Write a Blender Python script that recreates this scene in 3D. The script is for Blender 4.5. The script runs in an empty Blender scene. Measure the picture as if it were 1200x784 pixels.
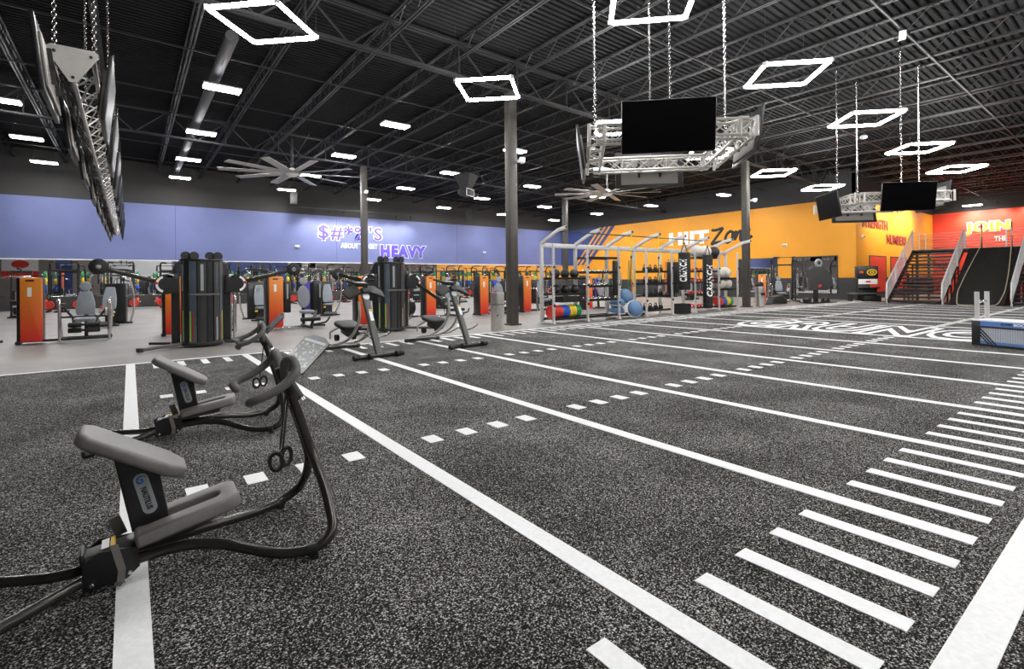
import bpy, bmesh, math, random
from mathutils import Matrix, Vector, Euler, Quaternion
random.seed(7)
PI = math.pi
C = bpy.context.scene.collection
ORD = ['first', 'second', 'third', 'fourth', 'fifth', 'sixth', 'seventh', 'eighth', 'ninth', 'tenth', 'eleventh', 'twelfth', 'thirteenth', 'fourteenth', 'fifteenth']

# ------------------------------------------------------------------ materials
def lin(h):
    h = h.lstrip('#')
    v = [int(h[i:i+2], 16)/255 for i in (0, 2, 4)]
    return tuple(x/12.92 if x <= .04045 else ((x+.055)/1.055)**2.4 for x in v) + (1,)

def mat(name, col, rough=.5, metal=0, var=.08, scale=6, bump=0, spec=.5, emit=0, coat=0, bscale=200):
    m = bpy.data.materials.new(name); m.use_nodes = True
    nt = m.node_tree; N = nt.nodes; L = nt.links
    b = N['Principled BSDF']
    c = lin(col) if isinstance(col, str) else col
    b.inputs['Base Color'].default_value = c
    b.inputs['Roughness'].default_value = rough
    b.inputs['Metallic'].default_value = metal
    b.inputs['Specular IOR Level'].default_value = spec
    b.inputs['Coat Weight'].default_value = coat
    tc = N.new('ShaderNodeTexCoord')
    if emit:
        b.inputs['Emission Color'].default_value = c
        b.inputs['Emission Strength'].default_value = emit
    if var:
        nz = N.new('ShaderNodeTexNoise'); nz.inputs['Scale'].default_value = scale; nz.inputs['Detail'].default_value = 4
        L.new(tc.outputs['Object'], nz.inputs['Vector'])
        mr = N.new('ShaderNodeMapRange'); mr.inputs['From Min'].default_value = .3; mr.inputs['From Max'].default_value = .7
        mr.inputs['To Min'].default_value = 1-var; mr.inputs['To Max'].default_value = 1+var
        L.new(nz.outputs['Fac'], mr.inputs['Value'])
        hs = N.new('ShaderNodeHueSaturation'); hs.inputs['Color'].default_value = c
        L.new(mr.outputs['Result'], hs.inputs['Value']); L.new(hs.outputs['Color'], b.inputs['Base Color'])
    if bump:
        nb = N.new('ShaderNodeTexNoise'); nb.inputs['Scale'].default_value = bscale; nb.inputs['Detail'].default_value = 2
        L.new(tc.outputs['Object'], nb.inputs['Vector'])
        bp = N.new('ShaderNodeBump'); bp.inputs['Strength'].default_value = bump; bp.inputs['Distance'].default_value = .002
        L.new(nb.outputs['Fac'], bp.inputs['Height']); L.new(bp.outputs['Normal'], b.inputs['Normal'])
    return m

def ramp_mat(name, stops, scale, detail=2, rough=.9, bump=.6, dist=.01, spec=.3, noise2=None):
    """speckled material: a fine noise driven through a colour ramp"""
    m = bpy.data.materials.new(name); m.use_nodes = True
    nt = m.node_tree; N = nt.nodes; L = nt.links; b = N['Principled BSDF']
    tc = N.new('ShaderNodeTexCoord')
    nz = N.new('ShaderNodeTexNoise'); nz.inputs['Scale'].default_value = scale; nz.inputs['Detail'].default_value = detail
    nz.inputs['Roughness'].default_value = .65
    L.new(tc.outputs['Object'], nz.inputs['Vector'])
    fac = nz.outputs['Fac']
    if noise2:
        n2 = N.new('ShaderNodeTexNoise'); n2.inputs['Scale'].default_value = noise2[0]; n2.inputs['Detail'].default_value = 4
        L.new(tc.outputs['Object'], n2.inputs['Vector'])
        mm = N.new('ShaderNodeMath'); mm.operation = 'MULTIPLY_ADD'; mm.inputs[1].default_value = noise2[1]; 
        L.new(n2.outputs['Fac'], mm.inputs[0]); 
        sb = N.new('ShaderNodeMath'); sb.operation = 'ADD'; sb.inputs[1].default_value = -noise2[1]*.5
        L.new(fac, sb.inputs[0]); L.new(sb.outputs[0], mm.inputs[2]); fac = mm.outputs[0]
    cr = N.new('ShaderNodeValToRGB'); el = cr.color_ramp.elements
    el[0].position = stops[0][0]; el[0].color = lin(stops[0][1])
    el[1].position = stops[-1][0]; el[1].color = lin(stops[-1][1])
    for p, c in stops[1:-1]:
        e = el.new(p); e.color = lin(c)
    L.new(fac, cr.inputs['Fac']); L.new(cr.outputs['Color'], b.inputs['Base Color'])
    b.inputs['Roughness'].default_value = rough; b.inputs['Specular IOR Level'].default_value = spec
    if bump:
        bp = N.new('ShaderNodeBump'); bp.inputs['Strength'].default_value = bump; bp.inputs['Distance'].default_value = dist
        L.new(nz.outputs['Fac'], bp.inputs['Height']); L.new(bp.outputs['Normal'], b.inputs['Normal'])
    return m

def grad_mat(name, lo, hi, rough=.35):
    """printed two-colour fade running up a panel"""
    m = bpy.data.materials.new(name); m.use_nodes = True
    nt = m.node_tree; N = nt.nodes; L = nt.links; b = N['Principled BSDF']
    tc = N.new('ShaderNodeTexCoord'); sp = N.new('ShaderNodeSeparateXYZ'); L.new(tc.outputs['Generated'], sp.inputs[0])
    cr = N.new('ShaderNodeValToRGB'); el = cr.color_ramp.elements
    el[0].position = .08; el[0].color = lin(lo); el[1].position = .85; el[1].color = lin(hi)
    L.new(sp.outputs['Z'], cr.inputs['Fac']); L.new(cr.outputs['Color'], b.inputs['Base Color'])
    b.inputs['Roughness'].default_value = rough
    return m

M = {}
M['turf'] = ramp_mat('turf', [(.395, '#050505'), (.498, '#252423'), (.56, '#6a6865'), (.655, '#eceae6')], 115, 4, .95, 1.0, .012, .15, (1.1, .11))
M['line'] = mat('turf_white', '#f2f2f2', .9, var=.05, scale=40, bump=.6, bscale=400)
M['rubber'] = ramp_mat('rubber_floor', [(.3, '#6b6764'), (.5, '#8d8884'), (.7, '#a8a29d')], 60, 4, .5, .15, .002, .4, (.7, .35))
M['blue'] = mat('blue_paint', '#67709f', .55, var=.09, scale=.5)
M['navy'] = mat('navy_paint', '#35467f', .6, var=.04, scale=1)
M['darkwall'] = mat('charcoal_paint', '#3c3b3b', .8, var=.04, scale=1)
M['orange'] = mat('orange_paint', '#e89c20', .55, var=.04, scale=.6)
M['red'] = mat('red_paint', '#e2452b', .55, var=.05, scale=.6)
M['dado'] = mat('black_dado', '#383636', .5, var=.05)
M['greywall'] = mat('grey_paint', '#8d8680', .7, var=.04)
M['mirror'] = mat('mirror', (.82, .83, .85, 1), .015, 1, var=0)
M['deck'] = mat('deck', '#1c1c1d', .8, var=.15, scale=2, metal=.0, spec=.15)
M['joist'] = mat('joist_steel', '#1e1e1f', .5, var=.1)
M['column'] = mat('column_steel', '#4b4743', .45, var=.08, metal=.3)
M['silver'] = mat('silver_powder', '#c9c7c6', .4, var=.05, metal=.2)
M['chrome'] = mat('chrome', '#d9d8d6', .2, metal=1, var=.05)
M['alu'] = mat('truss_aluminium', '#c4c0bb', .3, metal=.35, var=.08)
M['stain'] = mat('brushed_stainless', '#d6d2cc', .28, metal=.9, var=.1, scale=20)
M['blackmetal'] = mat('black_powder', '#1d1c1c', .38, var=.1, bump=.1)
M['gunmetal'] = mat('gunmetal_tube', '#43403c', .22, metal=.55, var=.1, scale=8)
M['grey_metal'] = mat('grey_powder', '#5a5958', .4, metal=.3, var=.06)
M['pad'] = mat('grey_vinyl', '#777371', .48, var=.05, scale=30, bump=.2)
M['lpad'] = mat('light_grey_vinyl', '#8b9299', .5, var=.05, scale=10, bump=.1)
M['grip'] = mat('grip_foam', '#625f5d', .6, var=.06, bump=.4, bscale=500)
M['rubberblk'] = mat('black_rubber', '#171716', .55, var=.15, bump=.2)
M['plastic'] = mat('black_plastic', '#242424', .3, var=.08)
M['web'] = mat('black_webbing', '#262524', .8, var=.1, bump=.6, bscale=900)
M['velcro'] = mat('grey_webbing', '#7b7671', .85, var=.1, bump=.6, bscale=900)
M['shroud'] = grad_mat('orange_shroud', '#e23a2a', '#ef8f2c')
M['glassgrey'] = mat('smoked_panel', '#525c66', .12, var=.1, coat=.6)
M['ggrey'] = mat('gunmetal_panel', '#403f3e', .3, metal=.3, var=.06)
M['white'] = mat('white_plastic', '#e9e9e9', .4, var=.03)
M['decal'] = mat('decal_white', '#f4f4f2', .5, var=.02)
M['badge'] = mat('badge_silver', '#a9aeb0', .35, metal=.4, var=.04)
M['dblue'] = mat('logo_blue', '#3f79c8', .4, var=.04)
M['ink'] = mat('ink_black', '#161616', .5, var=.02)
M['red_pl'] = mat('red_rubber', '#d8392b', .45, var=.07)
M['blue_pl'] = mat('blue_rubber', '#2157b4', .45, var=.07)
M['yel_pl'] = mat('yellow_rubber', '#e3c01f', .45, var=.07)
M['grn_pl'] = mat('green_rubber', '#128a4a', .45, var=.07)
M['lime'] = mat('lime_label', '#8fbb3f', .4, var=.04)
M['purple'] = mat('purple_paint', '#5a49b8', .5, var=.04)
M['maroon'] = mat('maroon_paint', '#93342a', .6, var=.04)
M['bosu'] = mat('steel_blue_vinyl', '#5e80a6', .25, var=.06)
M['tv'] = mat('tv_glass', '#040405', .4, var=.0, spec=.04)
M['tvback'] = mat('tv_back', '#8c8681', .5, var=.06)
M['emit_panel'] = mat('panel_lamp', (1, 1, .99, 1), .5, var=0, emit=55)
M['emit_hex'] = mat('tube_lamp', (1, 1, .99, 1), .5, var=0, emit=30)
M['emit_spot'] = mat('spot_lens', (1, .95, .88, 1), .5, var=0, emit=8)
M['fan'] = mat('fan_blade', '#b4b2b0', .4, metal=.5, var=.05)
M['duct'] = mat('galvanised', '#4a494b', .6, metal=.2, var=.1)
M['ball'] = mat('slam_ball', '#211f1f', .5, var=.1, bump=.5, bscale=80)
M['offw'] = mat('pale_vinyl', '#cfc8bd', .5, var=.06, bump=.2)
M['strapy'] = mat('yellow_strap', '#f0cf1c', .7, var=.04)
M['oband'] = mat('orange_band', '#e2602a', .6, var=.05)
M['rampturf'] = ramp_mat('ramp_turf', [(.35, '#060606'), (.55, '#1c1a18'), (.68, '#5a564f')], 60, 2, .95, .6, .01, .15)
M['ledblue'] = mat('panel_blue', '#5a82c4', .3, var=.04)
M['mesh'] = mat('panel_mesh', '#b8bcc6', .4, var=.05)
M['rope'] = mat('rope', '#a99a86', .9, var=.15, scale=60)
M['yellowp'] = mat('yellow_paint', '#f0c22c', .5, var=.03)
M['pink'] = mat('salmon_powder', '#d96f5c', .45, var=.05)

# ------------------------------------------------------------------ mesh builder
def R3(rot):
    if rot is None: return Matrix.Identity(3)
    if isinstance(rot, Matrix): return rot.to_3x3()
    return Euler(rot).to_matrix()

class MB:
    def __init__(s):
        s.bm = bmesh.new(); s.off = Vector((0, 0, 0))
    def box(s, c, d, rot=None, bev=0, seg=2):
        t = bmesh.new(); bmesh.ops.create_cube(t, size=1)
        for v in t.verts: v.co = Vector((v.co.x*d[0], v.co.y*d[1], v.co.z*d[2]))
        if bev:
            bmesh.ops.bevel(t, geom=t.edges[:], offset=min(bev, min(d)*.49), segments=seg, affect='EDGES', profile=.5)
        r = R3(rot); c = Vector(c)
        mp = {}
        for v in t.verts: mp[v] = s.bm.verts.new(r @ v.co + c)
        for f in t.faces: s.bm.faces.new([mp[v] for v in f.verts])
        t.free(); return s
    def b2(s, a, b, bev=0, seg=2):
        c = [(a[i]+b[i])/2 for i in range(3)]; d = [abs(b[i]-a[i]) for i in range(3)]
        return s.box(c, d, None, bev, seg)
    def bar(s, p, q, w, h, bev=0, up=(0, 0, 1)):
        """rectangular bar from p to q; w across, h along 'up'"""
        p = Vector(p); q = Vector(q); d = (q-p); ln = d.length; d.normalize()
        u = Vector(up); sx = d.cross(u)
        if sx.length < 1e-4: sx = d.cross(Vector((0, 1, 0)))
        sx.normalize(); uz = sx.cross(d).normalized()
        m = Matrix((d, sx, uz)).transposed()
        return s.box((p+q)/2, (ln, w, h), m, bev)
    def tube(s, pts, r, n=10, fil=0, closed=False, cap=True, flat=1, k=5):
        P = [Vector(p) for p in pts]
        if fil and len(P) > 2:
            Q = []; idx = range(len(P))
            for i in idx:
                if not closed and (i == 0 or i == len(P)-1): Q.append(P[i]); continue
                a = P[i-1]; b = P[i]; c = P[(i+1) % len(P)]
                da = min(fil, (a-b).length*.48); dc = min(fil, (c-b).length*.48)
                s0 = b+(a-b).normalized()*da; s1 = b+(c-b).normalized()*dc
                for j in range(k+1):
                    t = j/k; Q.append(s0*(1-t)**2+b*2*t*(1-t)+s1*t*t)
            P = Q
        m = len(P)
        rr = r if isinstance(r, (list, tuple)) else [r]*m
        T = []
        for i in range(m):
            a = P[i-1] if (i > 0 or closed) else P[i]; b = P[(i+1) % m] if (i < m-1 or closed) else P[i]
            T.append((b-a).normalized())
        up = Vector((0, 0, 1)) if abs(T[0].z) < .9 else Vector((1, 0, 0))
        nrm = (up - T[0]*up.dot(T[0])).normalized()
        rings = []
        for i in range(m):
            if i:
                q = T[i-1].rotation_difference(T[i]); nrm = q @ nrm
                nrm = (nrm - T[i]*nrm.dot(T[i])).normalized()
            bn = T[i].cross(nrm)
            rings.append([s.bm.verts.new(P[i] + nrm*rr[i]*flat*math.cos(2*PI*j/n) + bn*rr[i]*math.sin(2*PI*j/n)) for j in range(n)])
        for i in range(m if closed else m-1):
            A = rings[i]; B = rings[(i+1) % m]
            for j in range(n):
                s.bm.faces.new([A[j], A[(j+1) % n], B[(j+1) % n], B[j]])
        if cap and not closed:
            s.bm.faces.new(list(reversed(rings[0]))); s.bm.faces.new(rings[-1])
        return s
    def cyl(s, p, q, r, r2=None, n=16, cap=True):
        p = Vector(p); q = Vector(q); r2 = r if r2 is None else r2
        d = (q-p).normalized(); u = Vector((0, 0, 1)) if abs(d.z) < .9 else Vector((1, 0, 0))
        a = d.cross(u).normalized(); b = d.cross(a)
        A = [s.bm.verts.new(p+(a*math.cos(2*PI*j/n)+b*math.sin(2*PI*j/n))*r) for j in range(n)]
        B = [s.bm.verts.new(q+(a*math.cos(2*PI*j/n)+b*math.sin(2*PI*j/n))*r2) for j in range(n)]
        for j in range(n): s.bm.faces.new([A[j], A[(j+1) % n], B[(j+1) % n], B[j]])
        if cap: s.bm.faces.new(list(reversed(A))); s.bm.faces.new(B)
        return s
    def lathe(s, prof, c=(0, 0, 0), rot=None, n=20, sy=1):
        """prof: (radius, height) along local z"""
        r = R3(rot); c = Vector(c); rings = []
        for (ra, h) in prof:
            if ra < 1e-6: rings.append([s.bm.verts.new(r @ Vector((0, 0, h))+c)])
            else: rings.append([s.bm.verts.new(r @ Vector((ra*math.cos(2*PI*j/n), sy*ra*math.sin(2*PI*j/n), h))+c) for j in range(n)])
        for A, B in zip(rings, rings[1:]):
            for j in range(n):
                k = (j+1) % n
                if len(A) == 1 and len(B) == 1: continue
                if len(A) == 1: s.bm.faces.new([A[0], B[j], B[k]])
                elif len(B) == 1: s.bm.faces.new([A[j], A[k], B[0]])
                else: s.bm.faces.new([A[j], A[k], B[k], B[j]])
        return s
    def ball(s, c, r, n=16, sc=(1, 1, 1), rot=None):
        m = n//2; rm = R3(rot)
        prof = [(math.sin(PI*i/m), -math.cos(PI*i/m)) for i in range(m+1)]
        prof[0] = (0, -1); prof[-1] = (0, 1)
        k0 = len(s.bm.verts)
        s.lathe(prof, n=n); s.bm.verts.ensure_lookup_table()
        for v in s.bm.verts[k0:]: v.co = rm @ Vector((v.co.x*r*sc[0], v.co.y*r*sc[1], v.co.z*r*sc[2])) + Vector(c)
        return s
    def prism(s, poly, th, o=(0, 0, 0), ux=(1, 0, 0), uy=(0, 1, 0), bev=0):
        """polygon in the plane ux/uy, centred thickness th along ux x uy"""
        t = bmesh.new(); ux = Vector(ux).normalized(); uy = Vector(uy).normalized(); uz = ux.cross(uy); o = Vector(o)
        A = [t.verts.new(Vector((p[0], p[1], -th/2))) for p in poly]; B = [t.verts.new(Vector((p[0], p[1], th/2))) for p in poly]
        n = len(poly)
        t.faces.new(list(reversed(A))); t.faces.new(B)
        for j in range(n): t.faces.new([A[j], A[(j+1) % n], B[(j+1) % n], B[j]])
        bmesh.ops.recalc_face_normals(t, faces=t.faces[:])
        if bev:
            es = [e for e in t.edges if abs(e.verts[0].co.z-e.verts[1].co.z) < 1e-6]
            bmesh.ops.bevel(t, geom=es, offset=bev, segments=3, affect='EDGES', profile=.5)
        mp = {}
        for v in t.verts: mp[v] = s.bm.verts.new(o+ux*v.co.x+uy*v.co.y+uz*v.co.z)
        for f in t.faces: s.bm.faces.new([mp[v] for v in f.verts])
        t.free(); return s
    def mi(s, i, k0=0):
        s.bm.faces.ensure_lookup_table()
        for f in s.bm.faces[k0:]: f.material_index = i
        return s
    def quad(s, *p):
        s.bm.faces.new([s.bm.verts.new(Vector(q)) for q in p]); return s
    def mesh(s, name, m, ang=40):
        me = bpy.data.meshes.new(name)
        bmesh.ops.recalc_face_normals(s.bm, faces=s.bm.faces[:])
        s.bm.to_mesh(me); s.bm.free()
        me.shade_smooth(); me.set_sharp_from_angle(angle=math.radians(ang))
        for mm in (m if isinstance(m, list) else [m]): me.materials.append(M[mm] if isinstance(mm, str) else mm)
        return me

def rrect(w, h, r, k=4, cx=0, cy=0):
    P = []
    for (sx, sy, a0) in ((1, 1, 0), (-1, 1, 90), (-1, -1, 180), (1, -1, 270)):
        for j in range(k+1):
            a = math.radians(a0+90*j/k); P.append((cx+sx*(w/2-r)+r*math.cos(a), cy+sy*(h/2-r)+r*math.sin(a)))
    return P

# ------------------------------------------------------------------ scene objects
def link(o): C.objects.link(o); return o
def setp(o, label=None, cat=None, group=None, kind=None):
    if label: o['label'] = label
    if cat: o['category'] = cat
    if group: o['group'] = group
    if kind: o['kind'] = kind
    return o
def thing(name, label, cat, loc=(0, 0, 0), rz=0, group=None):
    o = link(bpy.data.objects.new(name, None)); o.empty_display_size = .1
    o.location = loc; o.rotation_euler = (0, 0, rz)
    return setp(o, label, cat, group)
def part(name, mb, m, parent, label=None, loc=None, rot=None, ang=40):
    me = mb.mesh(name, m, ang) if isinstance(mb, MB) else mb
    o = link(bpy.data.objects.new(name, me)); o.parent = parent
    if loc: o.location = loc
    if rot: o.rotation_euler = rot
    if label: o['label'] = label
    return o
def solo(name, mb, m, label, cat, loc=(0, 0, 0), rot=(0, 0, 0), group=None, kind=None):
    me = mb.mesh(name, m) if isinstance(mb, MB) else mb
    o = link(bpy.data.objects.new(name, me)); o.location = loc
    o.rotation_euler = rot if isinstance(rot, tuple) else (0, 0, rot)
    return setp(o, label, cat, group, kind)
def struct(name, mb, m, loc=(0, 0, 0), parent=None, group=None):
    me = mb.mesh(name, m, 30) if isinstance(mb, MB) else mb
    o = link(bpy.data.objects.new(name, me)); o.location = loc; o.parent = parent
    if parent is None: o['kind'] = 'structure'
    if group: o['group'] = group
    return o
def dup(root, loc, rz=None, label=None, group=None, rot=None):
    def cp(o, par):
        c = o.copy(); C.objects.link(c); c.parent = par
        for ch in list(o.children): cp(ch, c)
        return c
    r = cp(root, None); r.location = loc
    if rz is not None: r.rotation_euler = (0, 0, rz)
    if rot is not None: r.rotation_euler = rot
    if label: r['label'] = label
    if group: r['group'] = group
    return r

REF = {}
def text_mesh(txt, w, h, ext, offset=0., shear=0, mname='ink', spacing=1, ref=None, keep=None):
    """lettering fitted to w x h, standing in the local xz plane facing -y, lower left corner at the origin"""
    cu = bpy.data.curves.new('lettering', 'FONT'); cu.body = txt; cu.size = 1; cu.offset = offset; cu.shear = shear
    cu.space_character = spacing; cu.resolution_u = 3; cu.extrude = .05
    o = bpy.data.objects.new('lettering', cu); C.objects.link(o)
    dg = bpy.context.evaluated_depsgraph_get(); dg.update()
    me = bpy.data.meshes.new_from_object(o.evaluated_get(dg))
    bpy.data.objects.remove(o); bpy.data.curves.remove(cu)
    xs = [v.co.x for v in me.vertices]; ys = [v.co.y for v in me.vertices]
    x0, x1, y0, y1 = min(xs), max(xs), min(ys), max(ys)
    if keep: REF[keep] = (x0, x1, y0, y1)
    if ref: x0, x1, y0, y1 = REF[ref]
    for v in me.vertices:
        x, y, z = v.co
        v.co = ((x-x0)/(x1-x0)*w, -(z/.05)*ext/2, (y-y0)/(y1-y0)*h)
    me.name = 'lettering'
    me.materials.clear(); me.materials.append(M[mname])
    return me

# ------------------------------------------------------------------ camera
F, CY, TH, ROLL, CAMH = 591.0, 327.6, math.atan2(448, 591), math.atan2(12, 1228), 1.5
cam = bpy.data.cameras.new('camera'); co = link(bpy.data.objects.new('camera', cam))
cam.sensor_fit = 'HORIZONTAL'; cam.sensor_width = 36; cam.lens = 36*F/1200
cam.shift_y = (CY-392)/1200
cam.clip_start = .05; cam.clip_end = 300
fwd = Vector((math.sin(TH), math.cos(TH), 0)); rgt = Vector((math.cos(TH), -math.sin(TH), 0)); up = Vector((0, 0, 1))
cr, sr = math.cos(ROLL), math.sin(ROLL)
# the picture's horizon rises to the right: roll the camera clockwise about its axis
xr = rgt*cr - up*sr; yr = rgt*sr + up*cr
co.matrix_world = Matrix(((xr.x, yr.x, -fwd.x, 0), (xr.y, yr.y, -fwd.y, 0), (xr.z, yr.z, -fwd.z, CAMH), (0, 0, 0, 1)))
bpy.context.scene.camera = co

SL = .0215
def dz(x): return 9.25 - SL*x         # underside of the roof deck
X0, X1, Y0, Y1 = -18.0, 53.7, -14.0, 40.0
XO, YR = 37.0, 12.4                   # orange wall and its return

# ------------------------------------------------------------------ shell
struct('floor', MB().b2((X0-.2, Y0-.2, -.3), (X1+.2, Y1+.2, -.02)), 'rubber')
# turf with its markings
turf = solo('turf', MB().b2((-9, -9, -.02), (35.5, 11.7, .012)), 'turf', '', '', kind='structure')
del turf['kind']; turf['kind'] = 'structure'
lm = MB(); zt = .012; zl = .016
def flat(x0, y0, x1, y1): lm.b2((x0, y0, zt-.004), (x1, y1, zl))
for k in range(0, 19):
    X = 1.875*k; yb = -3.5 if k == 0 else (-8 if k == 1 else .69)
    flat(X-.065, yb, X+.065, 11.6)
    for j in range(1, 5):
        x = X+.375*j
        if x < 35:
            if k >= 0: flat(x-.055, .69, x+.055, 1.44)
            flat(x-.055, 10.8, x+.055, 11.42)
            for Y in (4.23, 8.03): flat(x-.07, Y-.10, x+.07, Y+.10)
flat(-9, 11.58, 35.5, 11.68)
flat(2.0, .42, 35.5, .575); flat(-6, .42, 2.0, .575)
struct('line_marking', lm, 'line', parent=turf)
lt = text_mesh('CRUNCH', 7.3, 3.1, .004, .075, 0, 'line', 1.12, keep='turf')
lt2 = text_mesh('CRUNCH', 7.3, 3.1, .004, .0, 0, 'turf', 1.12, ref='turf')
o = struct('turf_lettering', lt, 'line', parent=turf)
o.matrix_local = Matrix(((0, 0, 1, 15.05), (-1, 0, 0, 8.75), (0, -1, 0, .0155), (0, 0, 0, 1)))
o = struct('turf_lettering_core', lt2, 'turf', parent=turf)
o.matrix_local = Matrix(((0, 0, 1, 15.05), (-1, 0, 0, 8.75), (0, -1, 0, .019), (0, 0, 0, 1)))

# back wall (blue)
struct('wall_back', MB().b2((X0-.2, Y1, 0), (XO+.2, Y1+.25, 9.8)), 'darkwall')
struct('trim_1', MB().b2((X0, Y1-.03, 3.0), (XO, Y1, 6.6)), 'blue')
bm_ = MB()
for x in (2.42, 13.0, 24.0, -8): bm_.b2((x, Y1-.034, 3.0), (x+.025, Y1-.03, 6.6))
struct('trim_2', bm_, 'navy')
struct('baseboard_back', MB().b2((X0, Y1-.04, 0), (XO, Y1, .76)), 'dado')
solo('wall_mirror', MB().b2((X0+.2, -.012, .78), (XO-.05, .012, 2.95)), 'mirror', 'long mirror strip running under the blue wall', 'mirror', (0, Y1-.025, 0))
struct('trim_3', MB().b2((X0, Y1-.05, 2.93), (XO, Y1, 2.99)), 'white')
# orange wall, its return and the red wall
struct('wall_right', MB().b2((XO, YR, 0), (XO+.2, Y1, 9.4)), 'darkwall')
struct('trim_4', MB().b2((XO-.03, YR-.0, 1.41), (XO, Y1, 6.55)), 'orange')
struct('baseboard_right', MB().b2((XO-.04, YR, 0), (XO, Y1, 1.41)), 'dado')
struct('wall_return', MB().b2((XO, YR, 0), (X1, YR+.2, 9.4)), 'darkwall')
struct('trim_5', MB().b2((XO-.03, YR-.03, 1.41), (X1, YR, 6.55)), 'orange')
struct('baseboard_return', MB().b2((XO-.04, YR-.04, 0), (X1, YR, 1.41)), 'dado')
struct('wall_front', MB().b2((X1, Y0, 0), (X1+.2, YR, 9.4)), 'darkwall')
struct('trim_6', MB().b2((X1-.03, Y0, 0), (X1, YR, 6.6)), 'red')
# navy corner of the orange wall with three slanted stripes
nv = MB().prism([(40, 2.9), (40, 6.55), (32.4, 6.55), (35.9, 2.9)], .02, (XO-.035, 0, 0), (0, 1, 0), (0, 0, 1))
struct('trim_7', nv, 'navy')
for i in range(3):
    a = 32.9+.62*i
    s_ = MB().prism([(a, 6.55), (a+.26, 6.55), (a+3.72, 2.9), (a+3.46, 2.9)], .02, (XO-.045, 0, 0), (0, 1, 0), (0, 0, 1))
    solo('painted_stripe', s_, 'orange', f'slanted orange stripe on the navy corner, {ORD[2-i]} from the orange field', 'stripe', group='slanted stripes')
def wmirror(axis, a, b, z0, z1, label):
    if axis == 'x':
        t = thing('wall_mirror', label, 'mirror', (XO-.05, (a+b)/2, 0)); w = b-a
        part('mirror_glass', MB().b2((-.012, -w/2, z0), (.012, w/2, z1)), 'mirror', t)
        f = MB()
        for y in (-w/2, w/2): f.b2((-.03, y-.03, z0-.03), (.02, y+.03, z1+.03))
        for z in (z0, z1): f.b2((-.03, -w/2-.03, z-.03), (.02, w/2+.03, z+.03))
    else:
        t = thing('wall_mirror', label, 'mirror', ((a+b)/2, YR-.05, 0)); w = b-a
        part('mirror_glass', MB().b2((-w/2, -.012, z0), (w/2, .012, z1)), 'mirror', t)
        f = MB()
        for y in (-w/2, w/2): f.b2((y-.03, -.03, z0-.03), (y+.03, .02, z1+.03))
        for z in (z0, z1): f.b2((-w/2-.03, -.03, z-.03), (w/2+.03, .02, z+.03))
    part('mirror_frame', f, 'darkwall', t)
wmirror('x', 13.45, 16.2, .36, 2.85, 'square framed mirror on the orange wall nearest its outer corner')
wmirror('x', 17.3, 20.2, .36, 2.85, 'framed mirror on the orange wall behind the far steel column')
wmirror('y', 39.2, 42.3, .4, 2.85, 'mirror on the orange return wall under the word STRENGTH')
wmirror('y', 43.3, 46.8, .4, 2.85, 'mirror on the orange return wall under the word NUMBERS')
# walls behind and beside the camera
struct('wall_left', MB().b2((X0-.2, Y0, 0), (X0, Y1, 9.8)), 'greywall')
struct('wall_rear', MB().b2((X0-.2, Y0-.2, 0), (X1+.2, Y0, 9.8)), 'greywall')
rp = MB()
for a, b in ((-8.2, -6.4), (5.5, 22)): rp.b2((a, Y0, 0), (b, Y0+.03, 5.5))
struct('trim_8', rp, 'navy')
struct('trim_9', MB().b2((-3.2, Y0, 1.2), (5.2, Y0+.03, 5.2)), 'white')
t = thing('wall_banner', 'red and white banner seen in the mirror at the far left', 'banner', (-11.7, Y0+.03, 0))
part('banner_cloth', MB().b2((-1.8, 0, 2.3), (1.8, .02, 5.0)), 'white', t)
part('banner_band', MB().b2((-1.8, .02, 2.35), (1.8, .03, 3.3)), 'red_pl', t)
part('banner_emblem', MB().prism([(.9*math.cos(i*PI/8), .55*math.sin(i*PI/8)) for i in range(16)], .01, (0, .03, 4.2), (1, 0, 0), (0, 0, 1)), 'red_pl', t)

# roof deck: real ribs
dm = MB(); PIT = .203; y = Y0; prev = None
prof = []
while y < Y1:
    prof += [(y, 0), (y+PIT*.55, 0), (y+PIT*.62, .075), (y+PIT*.93, .075)]; y += PIT
A = [dm.bm.verts.new((X0, p, dz(X0)+q)) for p, q in prof]; B = [dm.bm.verts.new((X1, p, dz(X1)+q)) for p, q in prof]
for i in range(len(prof)-1): dm.bm.faces.new([A[i], A[i+1], B[i+1], B[i]])
struct('ceiling', dm, 'deck')
struct('roof', MB().box(((X0+X1)/2, (Y0+Y1)/2, dz((X0+X1)/2)+.2), (math.hypot(X1-X0, SL*(X1-X0)), Y1-Y0, .1), (0, math.atan(SL), 0)), 'darkwall')
# joists along Y
jm = MB(); L_ = Y1-Y0; dpt = .58
for x in (-.045, .045):
    jm.bar((x, Y0, -.03), (x, Y1, -.03), .05, .05); jm.bar((x, Y0, -dpt), (x, Y1, -dpt), .05, .05)
n = int(L_/.62)
for i in range(n):
    a = Y0+i*L_/n; b = a+L_/n
    jm.bar((0, a, -.03 if i % 2 else -dpt), (0, b, -dpt if i % 2 else -.03), .025, .025)
jme = jm.mesh('roof_beam', 'joist')
k = -7
while True:
    x = 1.54+2.26*k
    if x > X1-.5: break
    struct('roof_beam', jme, None, (x, 0, dz(x)-.02), group='roof joists')
    k += 1
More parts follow.
